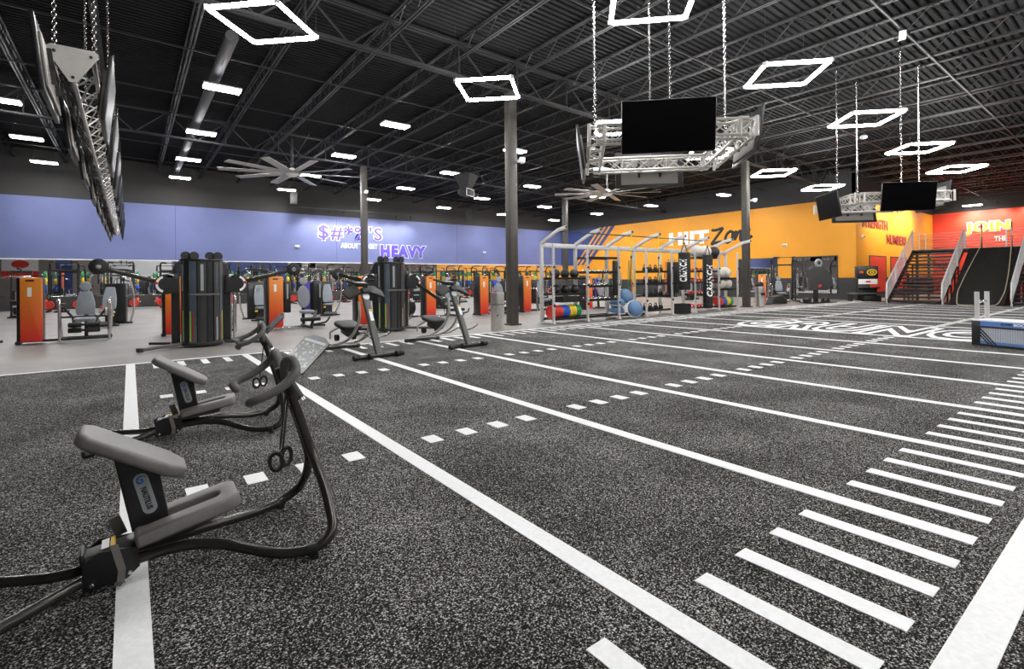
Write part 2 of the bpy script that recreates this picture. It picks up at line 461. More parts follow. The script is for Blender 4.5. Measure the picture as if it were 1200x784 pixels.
# girders along X
gm = MB(); ln = X1-X0
def gz(x, d): return -SL*x-d
for y in (-.07, .07):
    for d in (.25, 1.28): gm.bar((X0, y, gz(X0, d)), (X1, y, gz(X1, d)), .07, .07)
n = int(ln/1.13)
for i in range(n):
    a = X0+i*ln/n; b = a+ln/n
    da, db = (.25, 1.28) if i % 2 else (1.28, .25)
    gm.bar((a, 0, gz(a, da)), (b, 0, gz(b, db)), .045, .045)
    if i % 2: gm.bar((a, 0, gz(a, .25)), (a, 0, gz(a, 1.28)), .04, .04, up=(1, 0, 0))
gme = gm.mesh('roof_girder', 'joist')
for y in (-13.4, 0, 13.4, 26.75): 
    struct('roof_girder_beam', gme, None, (0, y, 9.25), group='roof girders')
# bridging angles and conduit under the deck, along X
for y in (4.5, 9.0, 18.0, 22.5, 31.2, 35.6):
    struct('bridging_beam', MB().bar((X0, y, dz(X0)-.66), (X1, y, dz(X1)-.66), .04, .04), 'joist')
# columns
for i, (x, y) in enumerate(((10.2, 13.45), (25.0, 13.25), (10.2, 26.75), (25.0, 26.6))):
    h = dz(x)-1.3
    struct('column', MB().b2((-.15, -.15, -.02), (.15, .15, h), .012).b2((-.22, -.22, -.02), (.22, .22, .03)), 'column', (x, y, 0), group='steel columns')
# spiral duct along Y
solo('air_duct', MB().cyl((0, 16, 0), (0, Y1, 0), .17, n=18), 'duct', 'round metal air duct running behind the second row of panel lights', 'duct', (2.35, 0, 8.42))
for y in range(17, 40, 3): pass

# ------------------------------------------------------------------ lights
def panel_light():
    t = thing('panel_light', '', 'ceiling light')
    part('housing', MB().b2((-.56, -.25, .03), (.56, .25, .09), .01), 'white', t)
    part('lens', MB().b2((-.53, -.23, .0), (.53, .23, .035), .008), 'emit_panel', t)
    for x in (-.45, .45): part('hanger', MB().cyl((x, 0, .08), (x, 0, .62), .006, n=6), 'chrome', t)
    return t
PX = [-3.65+6.17*i for i in range(7)]; PY = [19.25, 25.45, 31.35, 37.1]
p0 = panel_light(); first = True
rown = ['row above the long screen truss', 'row beside the round duct', 'row past the long ceiling fan', 'row beside the unit heater', 'row beside the second fan', 'row over the silver rig', 'row along the orange wall']
for i, x in enumerate(PX):
    for j, y in enumerate(PY):
        lab = f'rectangular panel light, {ORD[3-j]} from the blue wall in the {ORD[i]} row from left'
        l = (x, y, 8.0-SL*x)
        if first: p0.location = l; setp(p0, lab, None, 'panel lights'); first = False
        else: dup(p0, l, None, lab, 'panel lights')
dup(p0, (52.3, 9.6, 6.9), PI/2, 'bright panel light hanging in front of the red wall', 'panel lights')

def hex_light():
    t = thing('diamond_light', '', 'ceiling light')
    hd = 1.07; P = [(-hd, 0, 0), (0, -hd, 0), (hd, 0, 0), (0, hd, 0)]
    for i in range(4):
        a = Vector(P[i]); b = Vector(P[(i+1) % 4]); d = (b-a).normalized()*.05
        part('light_tube', MB().cyl(a+d, b-d, .045, n=10), 'emit_hex', t)
    c = MB()
    for p in P: c.b2((p[0]-.05, p[1]-.05, -.03), (p[0]+.05, p[1]+.05, .05))
    part('corner_joint', c, 'white', t)
    for p in P[::2]: part('hanging_wire', MB().cyl(p, (p[0], p[1], 1.5), .005, n=5), 'joist', t)
    return t
h0 = hex_light(); first = True
HX = [2.35, 8.17, 13.7, 19.3, 24.9, 30.5]
for j, y in enumerate((11.8, 6.15, .5, -5.1)):  # last two rows are added out of view to brighten turf and machines
    for i, x in enumerate(HX):
        row = ['row over the turf edge', 'row over the middle of the turf', 'added unseen row above the camera', 'added unseen row behind the camera'][j]
        lab = f'diamond tube light, {ORD[i]} from the left in the {row}'
        l = (x, y, 7.1-.023*x)
        if first: h0.location = l; setp(h0, lab, None, 'diamond lights'); first = False
        else: dup(h0, l, None, lab, 'diamond lights')

def spot(loc, rz, label, tgt, power, group, color=(1, .93, .84), wide=100):
    t = thing('spot_light', label, 'spotlight', loc, rz, group)
    part('spot_can', MB().cyl((0, 0, -.02), (0, .12, -.14), .06, .05, 12), 'blackmetal', t)
    part('spot_arm', MB().cyl((0, 0, 0), (0, 0, .12), .015, n=6), 'blackmetal', t)
    ld = bpy.data.lights.new('spot_lamp', 'SPOT'); ld.energy = power; ld.spot_size = math.radians(wide); ld.spot_blend = 1; ld.color = color; ld.shadow_soft_size = .08
    lo = link(bpy.data.objects.new('spot_lamp', ld)); lo.parent = t
    lo.location = (0, .16, -.18)
    d = Vector(tgt); lo.rotation_euler = d.to_track_quat('-Z', 'Y').to_euler()
for i, x in enumerate((10.9, 12.0, 13.1, 14.4, 16.1, 17.4, 18.7)):
    spot((x, 38.5, 6.82), 0, f'small black spotlight on the rail over the blue wall lettering, {ORD[i]} from the left', (0, .55, -.8), 110, 'blue wall spotlights', (1, .97, .93))
solo('light_rail', MB().b2((9.2, -.02, 0), (19.2, .02, .04)), 'blackmetal', 'thin black track rail above the blue wall lettering', 'track rail', (0, 38.5, 6.93))
for i, y in enumerate((9.9, 8.2, 6.7, 5.0)):
    spot((52.4, y, 7.0), -PI/2, f'small black spotlight above the red wall, {ORD[i]} from the orange corner', (0, .6, -.8), 110, 'red wall spotlights')
for i, x in enumerate((40.2, 43.6, 47.0)):
    spot((x, 9.9, 6.75), 0, f'small spotlight over the orange return wall, {ORD[i]} from the outer corner', (0, 1, -.75), 420, 'return wall spotlights', wide=115)

# ------------------------------------------------------------------ wall lettering
def sign(label, loc, rz, layers):
    t = thing('wall_lettering', label, 'lettering', loc, rz)
    for nm, me, off in layers:
        part(nm, me, None, t, loc=off)
    return t
def two(txt, w, h, c1, c2, off1, sp=1, grow=.035, sh=0):
    return [('letter_face', text_mesh(txt, w, h, .02, off1, sh, c1, sp, keep=txt), (0, -.05, 0)),
            ('letter_outline', text_mesh(txt, w, h, .02, off1+grow, sh, c2, sp, ref=txt), (0, -.025, 0))]
Yb = Y1-.03
sign("purple and white lettering reading $#*%'S on the blue wall", (11.6, Yb, 4.68), 0, two("$#*%'S", 5.15, 1.25, 'purple', 'decal', .018, 1.15))
sign('small white lettering reading ABOUT TO GET on the blue wall', (13.32, Yb, 4.12), 0, [('letter_face', text_mesh('ABOUT TO GET', 3.03, .42, .02, .03, 0, 'decal'), (0, -.03, 0))])
sign('bold purple lettering reading HEAVY on the blue wall', (16.6, Yb, 3.45), 0, two('HEAVY', 4.2, 1.05, 'purple', 'decal', .075, 1.22))
sign('white lettering reading HIIT on the orange wall', (XO-.03, 26.35, 4.25), -PI/2, [('letter_face', text_mesh('HIIT', 3.75, 1.1, .02, .06, 0, 'decal', 1.1), (0, -.03, 0))])
# brush script Zone
def stroke(mb, P, r, flat=.25):
    mb.tube([(p[0], 0, p[1]) for p in P], r, 8, fil=.25, flat=1, k=6)
zt_ = thing('wall_lettering', 'black brush script reading Zone on the orange wall', 'lettering', (XO-.045, 22.5, 4.1), -PI/2)
for nm, S in (('brush_letter', [(.12, 1.18), (.45, 1.12), (1.15, 1.3), (.75, .85), (.02, .0), (.5, .18), (1.1, .2), (1.55, .3)]),
              ('brush_letter', [(1.78, 1.0), (1.42, .82), (1.22, .35), (1.4, .05), (1.78, .3), (1.92, .8), (1.75, 1.0), (2.02, .75)]),
              ('brush_letter', [(2.15, .98), (2.0, .2), (2.35, .9), (2.55, .95), (2.45, .3), (2.6, .15)]),
              ('brush_letter', [(2.8, .55), (3.2, .85), (3.15, 1.12), (2.9, .95), (2.75, .5), (2.85, .2), (3.15, .3), (3.4, .5)])):
    b = MB(); stroke(b, S, .11)
    for v in b.bm.verts: v.co.y *= .2
    part(nm, b, 'ink', zt_)
sign('maroon lettering reading STRENGTH on the orange return wall', (37.95, YR-.03, 4.7), 0, [('letter_face', text_mesh('STRENGTH', 4.75, .68, .02, .03, 0, 'maroon'), (0, -.03, 0))])
sign('maroon lettering reading NUMBERS on the orange return wall', (42.5, YR-.03, 3.75), 0, [('letter_face', text_mesh('NUMBERS', 4.25, .68, .02, .03, 0, 'maroon'), (0, -.03, 0))])
sign('yellow lettering outlined in white reading JOIN on the red wall', (X1-.03, 10.3, 4.7), -PI/2, two('JOIN', 2.6, 1.0, 'yellowp', 'decal', .05, 1.14, .05))
sign('small white lettering reading THE on the red wall', (X1-.03, 8.6, 4.1), -PI/2, [('letter_face', text_mesh('THE', .75, .4, .02, .03, 0, 'decal'), (0, -.03, 0))])

# ------------------------------------------------------------------ stretch trainers (foreground)
def stretch_trainer():
    t = thing('stretch_trainer', '', 'exercise machine')
    for s in (-1, 1):
        f = MB().tube([(-.14, s*.045, .105), (.20, s*.065, .125), (.36, s*.12, .11), (.62, s*.31, .04), (.79, s*.385, .042), (.895, s*.37, .10), (.905, s*.20, .26),
                       (.872, s*.034, .44), (.755, s*.03, .83)], .0275, 14, fil=.085)
        part('front_tube', f, 'gunmetal', t)
        r = MB().tube([(.0, s*.05, .10), (-.16, s*.05, .085), (-.30, s*.11, .055), (-.62, s*.34, .035)], .026, 12, fil=.12)
        rt = part('rear_tube', r, 'gunmetal', t)
        part('end_cap', MB().tube([(-.60, s*.326, .036), (-.66, s*.37, .034)], .031, 12), 'rubberblk', rt)
        fc = MB().tube([(.755, s*.37, .042), (.80, s*.388, .047)], .033, 14); fc.b2((.76, s*.38-.025, 0.0), (.80, s*.38+.025, .03), .006)
        part('foot_clamp', fc, 'rubberblk', t)
        br = MB().prism([(-.19, .03), (-.02, .045), (.03, .09), (.02, .19), (-.13, .205), (-.19, .16)], .012, (0, s*.085, 0), (1, 0, 0), (0, 0, 1), .004)
        b = part('bracket', br, 'blackmetal', t)
        bo = MB()
        for p in ((-.155, .06), (-.01, .075), (-.04, .03)):
            bo.lathe([(0, .012), (.009, .010), (.013, .004), (.013, 0)], (p[0], s*.092, p[1]), (-s*PI/2, 0, 0), 12)
        part('bolt', bo, 'chrome', b)
        hb = MB().tube([(.735, s*.02, .87), (.715, s*.04, .96), (.705, s*.10, 1.04), (.725, s*.22, 1.06), (.725, s*.31, .99), (.61, s*.32, .905), (.49, s*.31, .87), (.505, s*.225, .845)], .0235, 14, fil=.065)
        hb.ball((.505, s*.225, .845), .0235, 12)
        part('handlebar', hb, 'grip', t)
        # webbing loop hanging from the neck
        y = s*.03-.02; x0 = .70
        w = MB(); w.bar((.735, y, .82), (x0, y, .50), .004, .028, up=(0, 1, 0))
        ring = [(x0+s*.034+.032*math.sin(a), y+.02*s*math.sin(a), .45+.05*math.cos(a)) for a in [2*PI*i/14 for i in range(14)]]
        for i in range(14):
            w.bar(ring[i], ring[(i+1) % 14], .026, .017, up=Vector((ring[i][0]-x0-s*.036, 0, ring[i][2]-.445)))
        part('hanging_strap', w, 'web', t)
    ra = MB().bar((-.185, 0, .155), (.34, 0, .225), .11, .055, .012)
    ra = part('rail', ra, 'grey_metal', t)
    part('end_plate', MB().box((-.19, 0, .165), (.02, .135, .075), (0, -.15, 0), .008), 'blackmetal', ra)
    st = MB().box((-.105, 0, .2058), (.03, .108, .0015), (0, -.151, 0))
    part('warning_sticker', st, 'decal', ra)
    part('warning_sticker', MB().box((-.075, 0, .2105), (.02, .108, .0015), (0, -.151, 0)), 'yellowp', ra)
    col = MB().prism([(.0, .24), (.155, .275), (.105, .58), (-.075, .64)], .085, (0, 0, 0), (1, 0, 0), (0, 0, 1), .012)
    col = part('pad_post', col, 'blackmetal', t)
    d = Vector((-.075, 0, .30)).normalized(); px = Vector((d.z, 0, -d.x))
    for s in (-1, 1):
        cc = Vector((.055, s*.0435, .425))
        bd = part('name_badge', MB().prism(rrect(.062, .215, .031, 6), .004, cc, px*(1 if s < 0 else -1), d), 'badge', col)
        e = MB()
        top = cc+d*.072+Vector((0, s*.004, 0))
        for k, (ra_, a0) in enumerate(((.024, .3), (.016, 2.2), (.009, 4.2))):
            e.tube([top+px*ra_*math.cos(a0+i*.3)*(1-.03*i)+d*ra_*math.sin(a0+i*.3)*(1-.03*i) for i in range(16)], [.0012+.0028*math.sin(PI*i/15) for i in range(16)], 6)
        part('badge_emblem', e, 'dblue', bd)
        me = text_mesh('NAUTILUS', .118, .026, .003, .02, 0, 'ink', 1.05)
        # the word runs down the badge
        o = part('badge_lettering', me, None, bd)
        ux = -d; uz = px*(1 if s < 0 else -1); 
        uy = uz.cross(ux)
        org = cc+d*.035 - uz*.013 + Vector((0, s*.004, 0))
        o.matrix_local = Matrix(((ux.x, uy.x, uz.x, org.x), (ux.y, uy.y, uz.y, org.y), (ux.z, uy.z, uz.z, org.z), (0, 0, 0, 1)))
    # tilted thigh pad
    a = math.atan2(.255, .41)
    lp = MB().prism([(-.255, -.09), (-.215, -.15), (.17, -.15), (.25, -.085), (.25, .085), (.17, .15), (-.215, .15), (-.255, .09)], .062, (0, 0, 0), (1, 0, 0), (0, 1, 0), .02)
    part('thigh_pad', lp, 'pad', t, loc=(.01, 0, .632), rot=(0, a, 0), ang=60)
    part('pad_bracket', MB().box((-.02, 0, .602), (.16, .1, .02), (0, a, 0)), 'blackmetal', t)
    # slotted seat
    sp = MB().prism([(-.22, -.14), (.19, -.14), (.235, -.10), (.235, .10), (.19, .14), (-.22, .14), (-.22, .04), (.13, .04), (.15, .02), (.15, -.02), (.13, -.04), (-.22, -.04)], .075, (0, 0, 0), (1, 0, 0), (0, 1, 0), .016)
    sp.b2((-.235, -.14, -.0375), (-.19, .14, .0375), .018)
    part('seat_pad', sp, 'pad', t, loc=(.242, 0, .268), rot=(0, -.185, 0), ang=60)
    part('seat_decal', MB().box((.27, 0, .240), (.19, .02, .002), (0, -.185, 0)), 'decal', t)
    part('seat_plate', MB().box((.25, 0, .226), (.40, .16, .012), (0, -.185, 0)), 'blackmetal', t)
    # velcro leg strap at the bracket
    vs = MB()
    P = [(-.07, -.095, .225), (-.055, -.115, .17), (-.04, -.125, .11), (-.045, -.118, .055), (-.06, -.10, .03)]
    for p, q in zip(P, P[1:]): vs.bar(p, q, .03, .006, up=(0, 1, 0))
    part('velcro_strap', vs, 'velcro', t)
    part('velcro_strap', MB().box((-.06, .12, .235), (.05, .012, .11), (.2, -.3, 0)), 'velcro', t)
    # neck
    nk = MB().tube([(.79, 0, .79), (.745, 0, .875), (.70, 0, .985)], [.045, .042, .03], 16)
    part('neck_collar', nk, 'rubberblk', t)
    part('neck_ring', MB().tube([(.80, 0, .765), (.79, 0, .785)], .049, 18), 'chrome', t)
    part('placard_arm', MB().tube([(.715, 0, .95), (.80, 0, 1.0)], .018, 10), 'blackmetal', t)
    # placard, leaning back
    pl = MB().prism(rrect(.30, .245, .02, 4)[0:0] + [(-.24, -.125), (.24, -.125), (.255, -.11), (.255, .10), (.11, .128), (-.11, .128), (-.255, .10), (-.255, -.11)], .008, (0, 0, 0), (0, -1, 0), (.70, 0, .71))
    pk = part('placard', pl, 'ggrey', t, loc=(.845, 0, 1.055))
    tx = MB(); ux = Vector((0, -1, 0)); uy = Vector((.70, 0, .71)).normalized(); nz = ux.cross(uy)
    def dec(x0, y0, w, h):
        tx.prism([(x0, y0), (x0+w, y0), (x0+w, y0+h), (x0, y0+h)], .001, nz*.0048, ux, uy)
    rnd = random.Random(3)
    dec(-.21, .078, .42, .016)
    for row in range(2):
        for c in range(5):
            bx_ = -.225+c*.093; by_ = -.018-row*.09
            for i in range(7):
                dec(bx_+rnd.uniform(0, .055), by_+rnd.uniform(0, .075), rnd.uniform(.012, .036), rnd.uniform(.005, .018))
    part('exercise_pictures', tx, 'badge', pk)
    part('placard_logo', MB().prism([(-.02, .096), (.02, .096), (.02, .108), (-.02, .108)], .001, nz*.0048, ux, uy), 'dblue', pk)
    return t
st = stretch_trainer()
st.location = (0, 3.2, .012); setp(st, 'near tubular stretching machine with grey pads standing across the white turf line', None, 'stretching machines')
dup(st, (.38, 5.88, .012), math.radians(-8), 'smaller looking stretching machine behind the near one beside the turf edge', 'stretching machines')

# ------------------------------------------------------------------ cable towers
def cable_tower(la, ra):
    t = thing('cable_tower', '', 'exercise machine')
    N = 14
    def arc(r0, r1=None, a0=-1, a1=181, n=N, ry=.36):
        r0 *= .86
        return [(r0*math.cos(math.radians(a0+(a1-a0)*i/n)), -ry/.5*r0*math.sin(math.radians(a0+(a1-a0)*i/n))) for i in range(n+1)]
    ring = arc(.52)+[(-.447, .25), (.447, .25)]
    bb = MB().prism(ring, .07, (0, 0, .055), bev=.012)
    part('base_ring', bb, 'plastic', t)
    part('top_ring', MB().prism(ring, .06, (0, 0, 2.03), bev=.012), 'plastic', t)
    part('core', MB().prism([(p[0]*.9, p[1]*.86) for p in ring], 1.95, (0, 0, 1.04)), 'blackmetal', t)
    # vertical curved panels round the front
    cols = [(0, 12, 'plastic'), (14, 36, 'glassgrey'), (40, 60, 'ggrey'), (64, 80, 'plastic'), (82, 106, 'ggrey'), (110, 132, 'glassgrey'), (134, 150, 'plastic'), (152, 168, 'glassgrey'), (170, 180, 'plastic')]
    for a0, a1, m in cols:
        p = arc(.50, None, a0, a1, 4); q = arc(.475, None, a0, a1, 4)
        part('front_panel', MB().prism(p+q[::-1], 1.92, (0, 0, 1.05)), m, t)
    for a, m, h in ((22, 'lime', .7), (30, 'maroon', .66), (120, 'maroon', .66), (128, 'lime', .7), (158, 'lime', .72), (50, 'badge', .55)):
        p = arc(.505, None, a-2.5, a+2.5, 2); q = arc(.495, None, a-2.5, a+2.5, 2)
        part('weight_scale', MB().prism(p+q[::-1], h, (0, 0, .13+h/2)), m, t)
    for a in (25, 50, 94, 122, 160):
        p = arc(.505, None, a-4, a+4, 2); q = arc(.497, None, a-4, a+4, 2)
        part('chart_strip', MB().prism(p+q[::-1], .62, (0, 0, 1.62)), 'badge' if a in (94, 160) else 'glassgrey', t)
    h = MB().tube([(-.30, -.38, 1.22), (-.28, -.45, 1.22), (.28, -.45, 1.22), (.30, -.38, 1.22)], .022, 12, fil=.05)
    part('front_handle', h, 'grip', t)
    for x in (-.33, -.16, .16, .33):
        w = MB().lathe([(0, -.02), (.10, -.02), (.105, -.012), (.085, 0), (.105, .012), (.10, .02), (0, .02)], (x, -.05, 2.13), (PI/2, 0, .3), 20)
        w.bar((x, -.02, 2.03), (x, -.02, 2.14), .03, .04, up=(1, 0, 0))
        part('top_pulley', w, 'rubberblk', t)
    for s, (az, el, ln) in ((-1, la), (1, ra)):
        wg = MB().prism([(0, .05), (.17, .05), (.17, 1.60), (.14, 1.82), (.08, 1.95), (0, 2.03)], .05, (s*.44, .12, 0), (s, 0, 0), (0, 0, 1), .01)
        part('side_fin', wg, 'plastic', t)
        hp = MB().prism(rrect(.26, .46, .05, 4), .05, (s*.60, -.12, 1.48), (1, 0, 0), (0, 0, 1), .008)
        hp.cyl((s*.72, -.08, 1.47), (s*.72, -.15, 1.47), .23, n=28)
        hp = part('hub_plate', hp, 'blackmetal', t)
        ar = [( (.2)*math.cos(math.radians(b)), .2*math.sin(math.radians(b))) for b in range(-70, 71, 14)]
        ar += [(.15*math.cos(math.radians(b)), .15*math.sin(math.radians(b))) for b in range(70, -71, -14)]
        part('angle_scale', MB().prism(ar, .006, (s*.72, -.153, 1.47), (s, 0, 0), (0, 0, 1)), 'decal', hp)
        part('knob', MB().ball((s*.90, -.17, 1.50), .035, 12), 'red_pl', hp)
        part('instruction_label', MB().b2((s*.62-.07, -.150, 1.62), (s*.62+.05, -.146, 1.70)), 'decal', hp)
        a = Vector((math.cos(math.radians(el))*math.cos(math.radians(az))*s, -math.cos(math.radians(el))*math.sin(math.radians(az)), math.sin(math.radians(el))))
        p0 = Vector((s*.72, -.06, 1.47))+a*.16; p1 = p0+a*(ln-.1)
        ab = MB().bar(p0, p1, .07, .10, .015)
        ab = part('swing_arm', ab, 'gunmetal', t)
        d = MB().lathe([(0, -.03), (.15, -.03), (.17, -.018), (.14, 0), (.17, .018), (.15, .03), (0, .03)], p1+a*.08, (PI/2, 0, 0), 24)
        part('arm_pulley', d, 'rubberblk', ab)
        part('pulley_hub', MB().lathe([(0, .045), (.05, .04), (.05, -.04), (0, -.045)], p1+a*.08, (PI/2, 0, 0), 12), 'chrome', ab)
        cl = MB().cyl(p1+a*.05, p1+a*.05-Vector((0, 0, .26)), .035, .03, 10); cl.tube([p1+a*.05-Vector((0, 0, .26)), p1+a*.05-Vector((0, 0, .34))], .012, 8)
        part('cable_end', cl, 'chrome', ab)
        lg = MB().bar((s*.45, -.12, .075), (s*1.22, -.52, .045), .10, .07, .012)
        lg = part('leg', lg, 'grey_metal', t)
        part('foot_cap', MB().box((s*1.22, -.52, .045), (.09, .13, .09), (0, 0, -s*.48), .01), 'rubberblk', lg)
        r2 = MB().bar((s*.40, .2, .06), (s*1.0, .85, .045), .09, .06, .01)
        part('leg', r2, 'blackmetal', t)
        xo = .56 if s < 0 else .64
        ps = MB().cyl((s*xo, .3, .08), (s*xo, .3, 1.3), .028, n=12)
        ps.cyl((s*xo+.07, .3, .08), (s*xo+.07, .3, 1.3), .022, n=12)
        ps.cyl((s*xo+.03, .3, .055), (s*xo+.03, .3, .09), .1, n=14)
        part('guide_rod', ps, 'chrome', t)
    return t
ct = cable_tower((8, 18, 1.12), (6, 15, 1.22)); ct.location = (1.38, 14.1, 0)
setp(ct, 'black cable tower with both swing arms raised, left of the tall chrome bin', None, 'cable towers')
c2 = cable_tower((-60, 12, 1.0), (50, -33, 1.1)); c2.location = (6.25, 14.3, 0)
setp(c2, 'black cable tower with one swing arm lowered, standing under the word HEAVY', None, 'cable towers')

# ------------------------------------------------------------------ glide trainers with curved rails
def glide_trainer(drop=0):
    t = thing('glide_trainer', '', 'exercise machine')
    f = MB().tube([(-.50, 0, .05), (.50, 0, .05)], .042, 12)
    ff = part('front_foot', f, 'gunmetal', t)
    for s in (-1, 1):
        part('foot_cap', MB().tube([(s*.46, 0, .05), (s*.53, 0, .05)], .05, 12), 'rubberblk', ff)
    part('wheel', MB().lathe([(0, -.03), (.06, -.03), (.06, .03), (0, .03)], (-.22, -.07, .06), (0, PI/2, 0), 14), 'rubberblk', ff)
    part('wheel', MB().lathe([(0, -.03), (.06, -.03), (.06, .03), (0, .03)], (.36, -.07, .06), (0, PI/2, 0), 14), 'rubberblk', ff)
    rf = MB().tube([(-.46, 1.75, .05), (.46, 1.75, .05)], .036, 12)
    rf = part('rear_foot', rf, 'gunmetal', t)
    for s in (-1, 1): part('foot_cap', MB().tube([(s*.43, 1.75, .05), (s*.49, 1.75, .05)], .045, 12), 'rubberblk', rf)
    p = MB().bar((0, 0, .06), (0, .62, 1.34), .13, .09, .015, up=(0, 0, 1))
    p = part('front_post', p, 'grey_metal', t)
    part('post_label', MB().box((0, .285, .80), (.07, .004, .2), (-.45, 0, 0)), 'decal', p)
    part('post_label', MB().box((0, .335, .915), (.07, .004, .03), (-.45, 0, 0)), 'yellowp', p)
    for s in (-1, 1):
        r = MB().tube([(s*.13, .55, 1.08), (s*.13, .50, .75), (s*.15, .72, .42), (s*.17, 1.15, .20), (s*.17, 1.75, .12)], .028, 12, fil=.35, k=8)
        part('curved_rail', r, 'alu', t)
        ep = MB().prism([(0, -.14), (.30, -.20), (.34, .0), (.20, .14), (0, .10)], .05, (s*.10, .62, 1.33), (s, 0, -.25), (0, .8, .6), .012)
        part('elbow_tray', ep, 'rubberblk', t)
        hg = MB().tube([(s*.10, .72, 1.36), (s*.10, .86, 1.46), (s*.24, .9, 1.50), (s*.34, .8, 1.50)], .022, 10, fil=.05)
        part('hand_grip', hg, 'rubberblk', t)
        br = MB().tube([(s*.05, .16, .36), (s*.19, .05, .42), (s*.28, .02, .50)], .016, 8, fil=.04)
        part('plate_horn', br, 'chrome', t)
    part('counter_display', MB().box((0, .50, 1.30), (.18, .08, .11), (-.5, 0, 0), .02), 'plastic', t)
    part('round_badge', MB().lathe([(0, .01), (.07, .01), (.075, 0), (0, 0)], (0, .50, 1.18), (PI/2-.45, 0, 0), 18), 'badge', t)
    part('top_console', MB().box((0, .72, 1.42), (.26, .16, .08), (.2, 0, 0), .02), 'plastic', t)
    z = -drop
    k = MB().prism(rrect(.46, .52, .12, 5), .09, (0, 0, 0), bev=.03)
    part('knee_pad', k, 'rubberblk', t, loc=(-.02, 1.25, .56+z), rot=(.22, 0, 0))
    c = MB().box((0, 1.22, .44+z), (.26, .34, .16), (.22, 0, 0), .03)
    part('carriage', c, 'plastic', t)
    for s in (-1, 1):
        part('carriage_arm', MB().tube([(s*.18, 1.35, .52+z), (s*.30, 1.5, .42+z), (s*.24, 1.62, .28+z)], .022, 8, fil=.05), 'alu', t)
        part('roller', MB().lathe([(0, -.03), (.07, -.03), (.07, .03), (0, .03)], (s*.19, 1.42, .30), (0, PI/2, 0), 14), 'rubberblk', t)
    part('stop_rod', MB().tube([(0, .2, .48), (.02, .75, .26), (.0, 1.0, .24)], .015, 8, fil=.1), 'chrome', t)
    return t
g = glide_trainer(); g.location = (3.82, 9.3, .012); g.rotation_euler = (0, 0, .12)
setp(g, 'grey glide trainer with curved chrome rails, nearer the foreground stretching machines', None, 'glide trainers')
g2 = dup(g, (5.95, 9.45, .012), .14, 'grey glide trainer with curved chrome rails, nearer the chrome bin', 'glide trainers')

# ------------------------------------------------------------------ selectorized machines
def tower_parts(t, x, y, h=1.65, m='shroud', w=.42, logo=True):
    part('weight_housing', MB().b2((x-w/2-.05, y+.02, .03), (x+w/2+.03, y+.42, h+.02), .03), 'plastic', t)
    sh = part('shroud', MB().prism(rrect(w, h-.03, .05, 4), .07, (x+.02, y, (h)/2+.03), (1, 0, 0), (0, 0, 1), .015), m, t)
    part('base_foot', MB().b2((x-w/2-.07, y-.05, 0), (x-w/2+.03, y+.46, .07), .01), 'blackmetal', t)
    if logo:
        part('instruction_label', MB().b2((x-.05, y-.042, h*.72), (x+.03, y-.037, h*.86)), 'decal', sh)
        part('maker_label', MB().b2((x-.08, y-.042, h*.95), (x+.08, y-.037, h*.975)), 'ink', sh)
def back_pad(t, x, y, z, w, h, tilt, head=True, oval=False, m='lpad'):
    P = [(w*.5*math.cos(a)*(1 if not oval else .95), h*.5*math.sin(a)) for a in [2*PI*i/20 for i in range(20)]] if oval else \
        [(-w*.42, -h/2), (w*.42, -h/2), (w*.5, -h*.4), (w*.5, 0), (w*.34, h*.45), (w*.28, h/2), (-w*.28, h/2), (-w*.34, h*.45), (-w*.5, 0), (-w*.5, -h*.4)]
    part('back_pad', MB().prism(P, .08, (0, 0, 0), (1, 0, 0), (0, 0, 1), .025), m, t, loc=(x, y, z), rot=(-tilt, 0, 0), ang=60)
    if head:
        part('head_pad', MB().prism([(.13*math.cos(a), .12*math.sin(a)) for a in [2*PI*i/16 for i in range(16)]], .07, (0, 0, 0), (1, 0, 0), (0, 0, 1), .02), m, t, loc=(x, y+.03, z+h*.5+.14), rot=(-tilt, 0, 0), ang=60)
def leg_machine(shroud=True):
    t = thing('leg_machine', '', 'exercise machine')
    if shroud: tower_parts(t, 0, 0)
    fr = MB()
    for x in (.55, 1.55):
        fr.tube([(x, -.05, .0), (x, -.05, 1.08), (x+(.06 if x > 1 else -.06), .35, 1.08), (x, .5, .05)], .035, 10, fil=.12)
    part('upright_frame', fr, 'chrome', t)
    f2 = MB().bar((.2, .05, .06), (1.6, .05, .06), .07, .06).bar((.5, .5, .06), (1.6, .5, .06), .07, .06).bar((.55, .3, .62), (1.55, .3, .62), .05, .05).bar((1.05, .5, .05), (1.05, .6, 1.1), .08, .08)
    f2.tube([(.62, .3, .85), (.8, .1, .62), (.95, -.15, .55)], .028, 8, fil=.1).tube([(1.5, .3, .85), (1.35, .1, .62), (1.2, -.15, .55)], .028, 8, fil=.1)
    part('base_frame', f2, 'blackmetal', t)
    back_pad(t, 1.05, .28, .98, .40, .62, .15)
    part('seat_pad', MB().prism(rrect(.46, .44, .08, 4), .09, (0, 0, 0), bev=.03), 'lpad', t, loc=(1.05, .0, .56), rot=(.06, 0, 0))
    for z, m in ((.30, 'rubberblk'), (.44, 'rubberblk')):
        part('roller_pad', MB().lathe([(0, -.32), (.055, -.32), (.065, -.30), (.065, -.06), (.03, -.05), (.03, .05), (.065, .06), (.065, .30), (.055, .32), (0, .32)], (1.05, -.28, z), (0, PI/2, 0), 14), m, t)
    part('swing_lever', MB().bar((1.3, .1, .6), (1.25, -.28, .3), .05, .06).bar((.8, .1, .6), (.85, -.28, .3), .05, .06), 'gunmetal', t)
    part('cam', MB().lathe([(0, -.03), (.11, -.03), (.11, .03), (0, .03)], (1.5, .1, .75), (0, PI/2, 0), 18), 'decal', t)
    part('adjust_knob', MB().ball((1.4, -.02, .86), .04, 10), 'red_pl', t)
    return t
